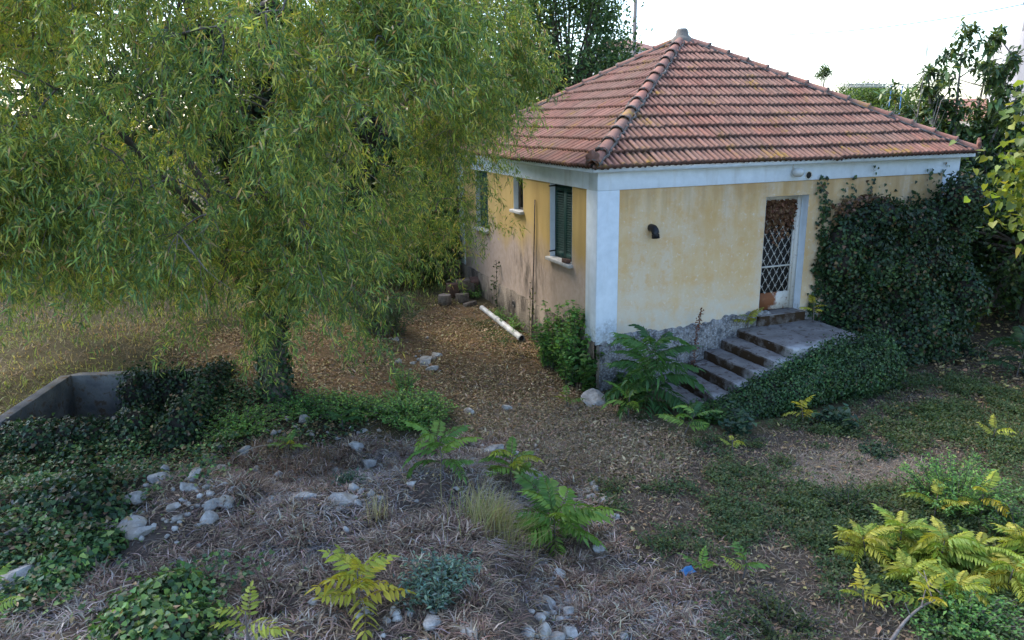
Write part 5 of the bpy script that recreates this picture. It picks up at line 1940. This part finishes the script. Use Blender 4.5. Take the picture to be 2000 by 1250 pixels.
# long dry stalks
for a_, b_, z_, lb in (((190, 1172), (375, 1160), .12, 'long pale dry stalk lying across the lower left straw'), ((455, 905), (545, 890), .15, 'dry pale stalk crossing the rear stones'), ((1395, 1075), (1450, 1080), .05, 'short pale stalk in the right weeds')):
    q0, q1 = gp(*a_), gp(*b_)
    q0[2] += z_ * .3
    q1[2] += z_
    tag(MB().tube(bez(q0, (q0 + q1) / 2 + np.array([0, 0, z_]), q1, 10), np.linspace(.006, .003, 10), 5).build('dry_stalk', simple('stalk', (.45, .38, .28), (.33, .27, .2))), lb, 'stalk')
p = gp(1343, 1124)
mb = MB()
n_ = 7
u2, v2 = np.meshgrid(np.linspace(-.07, .07, n_), np.linspace(-.05, .05, n_))
V = np.stack([u2, v2, .03 + .03 * fbm(u2 * 22, v2 * 22, .5)], -1).reshape(-1, 3)
V[:, 2] += .02
i_ = (np.arange(n_ - 1)[:, None] * n_ + np.arange(n_ - 1)[None]).ravel()
o = mb.add(V, np.stack([i_, i_ + 1, i_ + 1 + n_, i_ + n_], 1)).build('plastic_scrap', M_BLUE, None, True)
o.location = Vector(p)
sm_ = o.modifiers.new('thick', 'SOLIDIFY')
sm_.thickness = .003
tag(o, 'crumpled blue plastic scrap in the weeds', 'scrap')

# ------------------------------------------------------------------ ground cover, uncountable
def scatter(n, zname, g, pad=.35):
    pl = Z[zname]
    lo, hi = pl.min(0) - pad, pl.max(0) + pad
    # sight cone and reach: keep what the yard can show
    P = g.uniform(lo, hi, (n, 2))
    J = P + g.normal(size=P.shape) * .16
    k_ = zone(zname, J[:, 0], J[:, 1]) & ~hidden(P[:, 0], P[:, 1])
    P = P[k_]
    return np.concatenate([P, H(P[:, 0], P[:, 1])[:, None]], 1)


g = np.random.default_rng(300)
# straw over the heap: flattened dead grass in swirls and tufts
mb = MB()
P = scatter(210000, 'straw', g)
nn = fbm(P[:, 0] * 1.5, P[:, 1] * 1.5, 6.0)
P = P[(g.random(len(P)) < .55 + .5 * nn)]
n = len(P)
sw = 2.6 * fbm(P[:, 0] * 1.1, P[:, 1] * 1.1, 8.8) * math.pi + g.normal(size=n) * 1.5
d = np.stack([np.cos(sw), np.sin(sw)], 1)
tone = smooth(-.5, .6, fbm(P[:, 0] * 1.3, P[:, 1] * 1.3, 3.3))[:, None]
cA = palette(n, [(.36, .31, .28), (.24, .21, .20), (.47, .40, .34)], [4, 3, 2], .25, g)
cB = palette(n, [(.29, .205, .15), (.16, .11, .085), (.40, .30, .22)], [4, 3, 2], .25, g)
col = np.where(g.random((n, 1)) < tone, cA, cB)
blades(mb, P - np.array([0, 0, .01]), d, g.uniform(.10, .30, n), g.uniform(.006, .014, n), g.uniform(.84, 1.1, n), col)
tc = scatter(2600, 'straw', g)
tc = tc[fbm(tc[:, 0] * 1.5, tc[:, 1] * 1.5, 6.0) > -.05][:340]
for c in tc:
    m = 90
    a = g.uniform(0, 2 * math.pi, m)
    PP = np.tile(c, (m, 1))
    PP[:, :2] += g.normal(size=(m, 2)) * .05
    cc = palette(m, [(.30, .21, .15), (.16, .105, .08), (.44, .36, .28)], [3, 3, 2], .25, g) * g.uniform(.75, 1.2)
    blades(mb, PP, np.stack([np.cos(a), np.sin(a)], 1), g.uniform(.12, .28, m), g.uniform(.009, .017, m), g.uniform(.45, 1.08, m), cc)
tag(mb.build('dry_grass', DRYLEAF), 'matted grey brown dead grass covering the stone heap', 'dry grass', kind='stuff')

# olive-yellow field grass behind the pit
mb = MB()
n = 110000
P = np.stack([g.uniform(-14, 1, n), g.uniform(-1, 16, n)], 1)
k_ = ~hidden(P[:, 0], P[:, 1]) & ~zone('litter', P[:, 0], P[:, 1]) & ~zone('ivy', P[:, 0], P[:, 1]) & (P[:, 0] < -.6 - .25 * np.maximum(P[:, 1], 0) * 0) & ((P[:, 1] > 1.5) | (P[:, 0] < -8))
P = P[k_]
P = np.concatenate([P, H(P[:, 0], P[:, 1])[:, None]], 1)
n = len(P)
nz = fbm(P[:, 0] * 1.0, P[:, 1] * 1.0, 2.0)
P = P[g.random(n) < .75 + .4 * nz]
n = len(P)
a = g.uniform(0, 2 * math.pi, n)
tone = smooth(-.45, .45, fbm(P[:, 0] * .8, P[:, 1] * .8, 5.5))[:, None]
col = np.where(g.random((n, 1)) < tone, palette(n, [(.31, .31, .085), (.24, .30, .075), (.38, .34, .12)], [3, 3, 2], .18, g), palette(n, [(.36, .26, .14), (.29, .19, .11), (.43, .34, .19)], [3, 2, 2], .18, g))
blades(mb, P, np.stack([np.cos(a), np.sin(a)], 1), g.uniform(.07, .22, n), g.uniform(.008, .014, n), g.uniform(.3, 1.0, n), col)
tag(mb.build('field_grass', LEAF), 'olive and straw yellow rough grass behind the concrete pit', 'grass', kind='stuff')

# fallen leaves
mb = MB()
for zn, n, cols, w_ in (('litter', 110000, [(.44, .31, .175), (.33, .22, .125), (.55, .42, .26), (.21, .145, .095), (.36, .31, .13)], (4, 4, 2, 3, 1)),
                        ('path', 34000, [(.34, .25, .165), (.24, .17, .12), (.42, .33, .22), (.17, .15, .07)], (3, 3, 2, 1)), ('shade', 15000, [(.22, .15, .085), (.30, .24, .10), (.15, .10, .07)], (3, 1.5, 3)),
                        ('weeds', 7000, [(.30, .22, .12), (.38, .32, .13), (.22, .15, .1)], (3, 1, 3)),
                        ('yard', 50000, [(.34, .24, .14), (.24, .17, .11), (.42, .32, .19), (.12, .16, .05)], (3, 3, 1, 1))):
    P = scatter(n, zn, g)
    if zn == 'litter':
        P = P[g.random(len(P)) < .68 + .7 * fbm(P[:, 0] * 1.6, P[:, 1] * 1.6, 7.0)]
    m = len(P)
    P[:, 2] += g.uniform(.002, .03, m)
    D = rdir(m, g)
    D[:, 2] *= .35
    leaves(mb, P, D, unit(np.array([0, 0, 1.0]) + .45 * rdir(m, g)), np.exp(g.normal(-2.9, .38, m)), np.exp(g.normal(-3.85, .35, m)), palette(m, cols, w_, .28, g), 'kite', .6)
m = 420
P = scatter(3200, 'shade', g)[:m]
P[:, 2] += .03
m = len(P)
leaves(mb, P, rdir(m, g) * np.array([1, 1, .3]), unit(np.array([0, 0, 1.0]) + .4 * rdir(m, g)), g.uniform(.06, .1, m), g.uniform(.05, .08, m), palette(m, [(.45, .36, .13), (.38, .26, .13)], [1, 1], .15, g), 'heart', .4)
tw = MB()
for zn, n in (('yard', 1500), ('litter', 500)):
    for c in scatter(n, zn, g):
        a = g.uniform(0, 6.3)
        l_ = g.uniform(.08, .35)
        e_ = c + np.array([math.cos(a) * l_, math.sin(a) * l_, 0])
        e_[2] = H(e_[0], e_[1]) + .01
        tw.tube(bez(c + np.array([0, 0, .015]), (c + e_) / 2 + np.array([g.normal() * .04, g.normal() * .04, .03]), e_, 4), np.linspace(.005, .002, 4), 3, cap=False)
tag(tw.build('twig_litter', DEADWOOD), 'small grey fallen twigs strewn across the yard', 'twigs', kind='stuff')
tag(mb.build('leaf_litter', DRYLEAF), 'brown fallen leaves strewn over the path and under the trees', 'fallen leaves', kind='stuff')

# sparse dead grass on the path and bare patch, right yard
mb = MB()
for zn, n, lo_, cols in (('path', 26000, .5, [(.24, .19, .14), (.30, .24, .18), (.19, .17, .08)]), ('bare', 9000, .7, [(.36, .30, .24), (.28, .23, .18)]), ('weeds', 36000, .8, [(.24, .20, .16), (.17, .14, .11), (.30, .25, .19)]), ('litter', 14000, .5, [(.27, .2, .12), (.2, .16, .07)]), ('yard', 40000, .7, [(.26, .20, .145), (.19, .14, .10), (.35, .28, .2), (.12, .15, .05)])):
    P = scatter(n, zn, g)
    n = len(P)
    a = g.uniform(0, 2 * math.pi, n)
    blades(mb, P, np.stack([np.cos(a), np.sin(a)], 1), g.uniform(.07, .2, n), g.uniform(.004, .007, n), g.uniform(lo_, .98, n), palette(n, cols, np.ones(len(cols)), .2, g))
tag(mb.build('dead_grass', DRYLEAF), 'thin dead grass lying over the path and the right yard', 'dead grass', kind='stuff')

# low creeping weeds in the right yard
mb = MB()
C0 = scatter(26000, 'weeds', g)
wn_ = fbm(C0[:, 0] * .9, C0[:, 1] * .9, 1.1)
keep = (g.random(len(C0)) < .50 + .9 * wn_ + .8 * vnoise(C0[:, 0] * 3.2, C0[:, 1] * 3.2, 5.0)) & ~(zone('bare', C0[:, 0], C0[:, 1]) & (g.random(len(C0)) < .9))
C0 = C0[keep]
for c_k in range(1):
    k = 22
    Pn = np.repeat(C0, k, 0)
    m = len(Pn)
    Pn[:, :2] += g.normal(size=(m, 2)) * .045
    hh = np.repeat(g.uniform(.04, .14, len(C0)), k)
    Pn[:, 2] = H(Pn[:, 0], Pn[:, 1]) + g.random(m) * hh
    D = rdir(m, g)
    D[:, 2] = np.abs(D[:, 2]) * .7
    tint = np.repeat(g.choice(3, len(C0), p=[.55, .3, .15]), k)
    cols = np.array([(.075, .125, .05), (.115, .16, .06), (.16, .165, .08)])[tint] * (1 + .2 * g.normal(size=(m, 1)))
    leaves(mb, Pn, D, unit(np.array([0, 0, 1.0]) + .5 * rdir(m, g)), g.uniform(.028, .055, m), g.uniform(.016, .03, m), np.clip(cols, .01, 1), 'kite', .4)
tag(mb.build('creeping_weeds', LEAF), 'low dark green creeping weeds covering the right yard', 'weeds', kind='stuff')

# ivy carpet
mb = MB()
for zn, n, hb in (('ivy', 80000, .20), ('ivy2', 9000, .2), ('ivy3', 4500, .16)):
    P = scatter(n, zn, g)
    nz = fbm(P[:, 0] * 1.1, P[:, 1] * 1.1, 12.0)
    P = P[(g.random(len(P)) < .62 + .7 * nz)]
    m = len(P)
    bump_ = np.clip(.5 + .9 * fbm(P[:, 0] * 2.1, P[:, 1] * 2.1, 4.0), .05, 1.9)
    P[:, 2] += hb * bump_ * g.random(m) ** .5
    D = rdir(m, g)
    D[:, 2] *= .4
    tone = fbm(P[:, 0] * 1.3, P[:, 1] * 1.3, 15.0)
    col = palette(m, [(.06, .12, .048), (.095, .17, .055), (.17, .25, .07), (.04, .08, .035), (.30, .21, .11)], (4, 4, 2.6, 2, 1.8), .25, g) * (1 + .35 * tone[:, None])
    leaves(mb, P, D, unit(np.array([0, 0, 1.0]) + .85 * rdir(m, g)), g.uniform(.028, .056, m), g.uniform(.028, .052, m), np.clip(col, .01, 1), 'heart', .25)
tag(mb.build('ground_ivy', LEAFD), 'ivy carpet spreading over the left bank in front of the pit', 'ivy', kind='stuff')
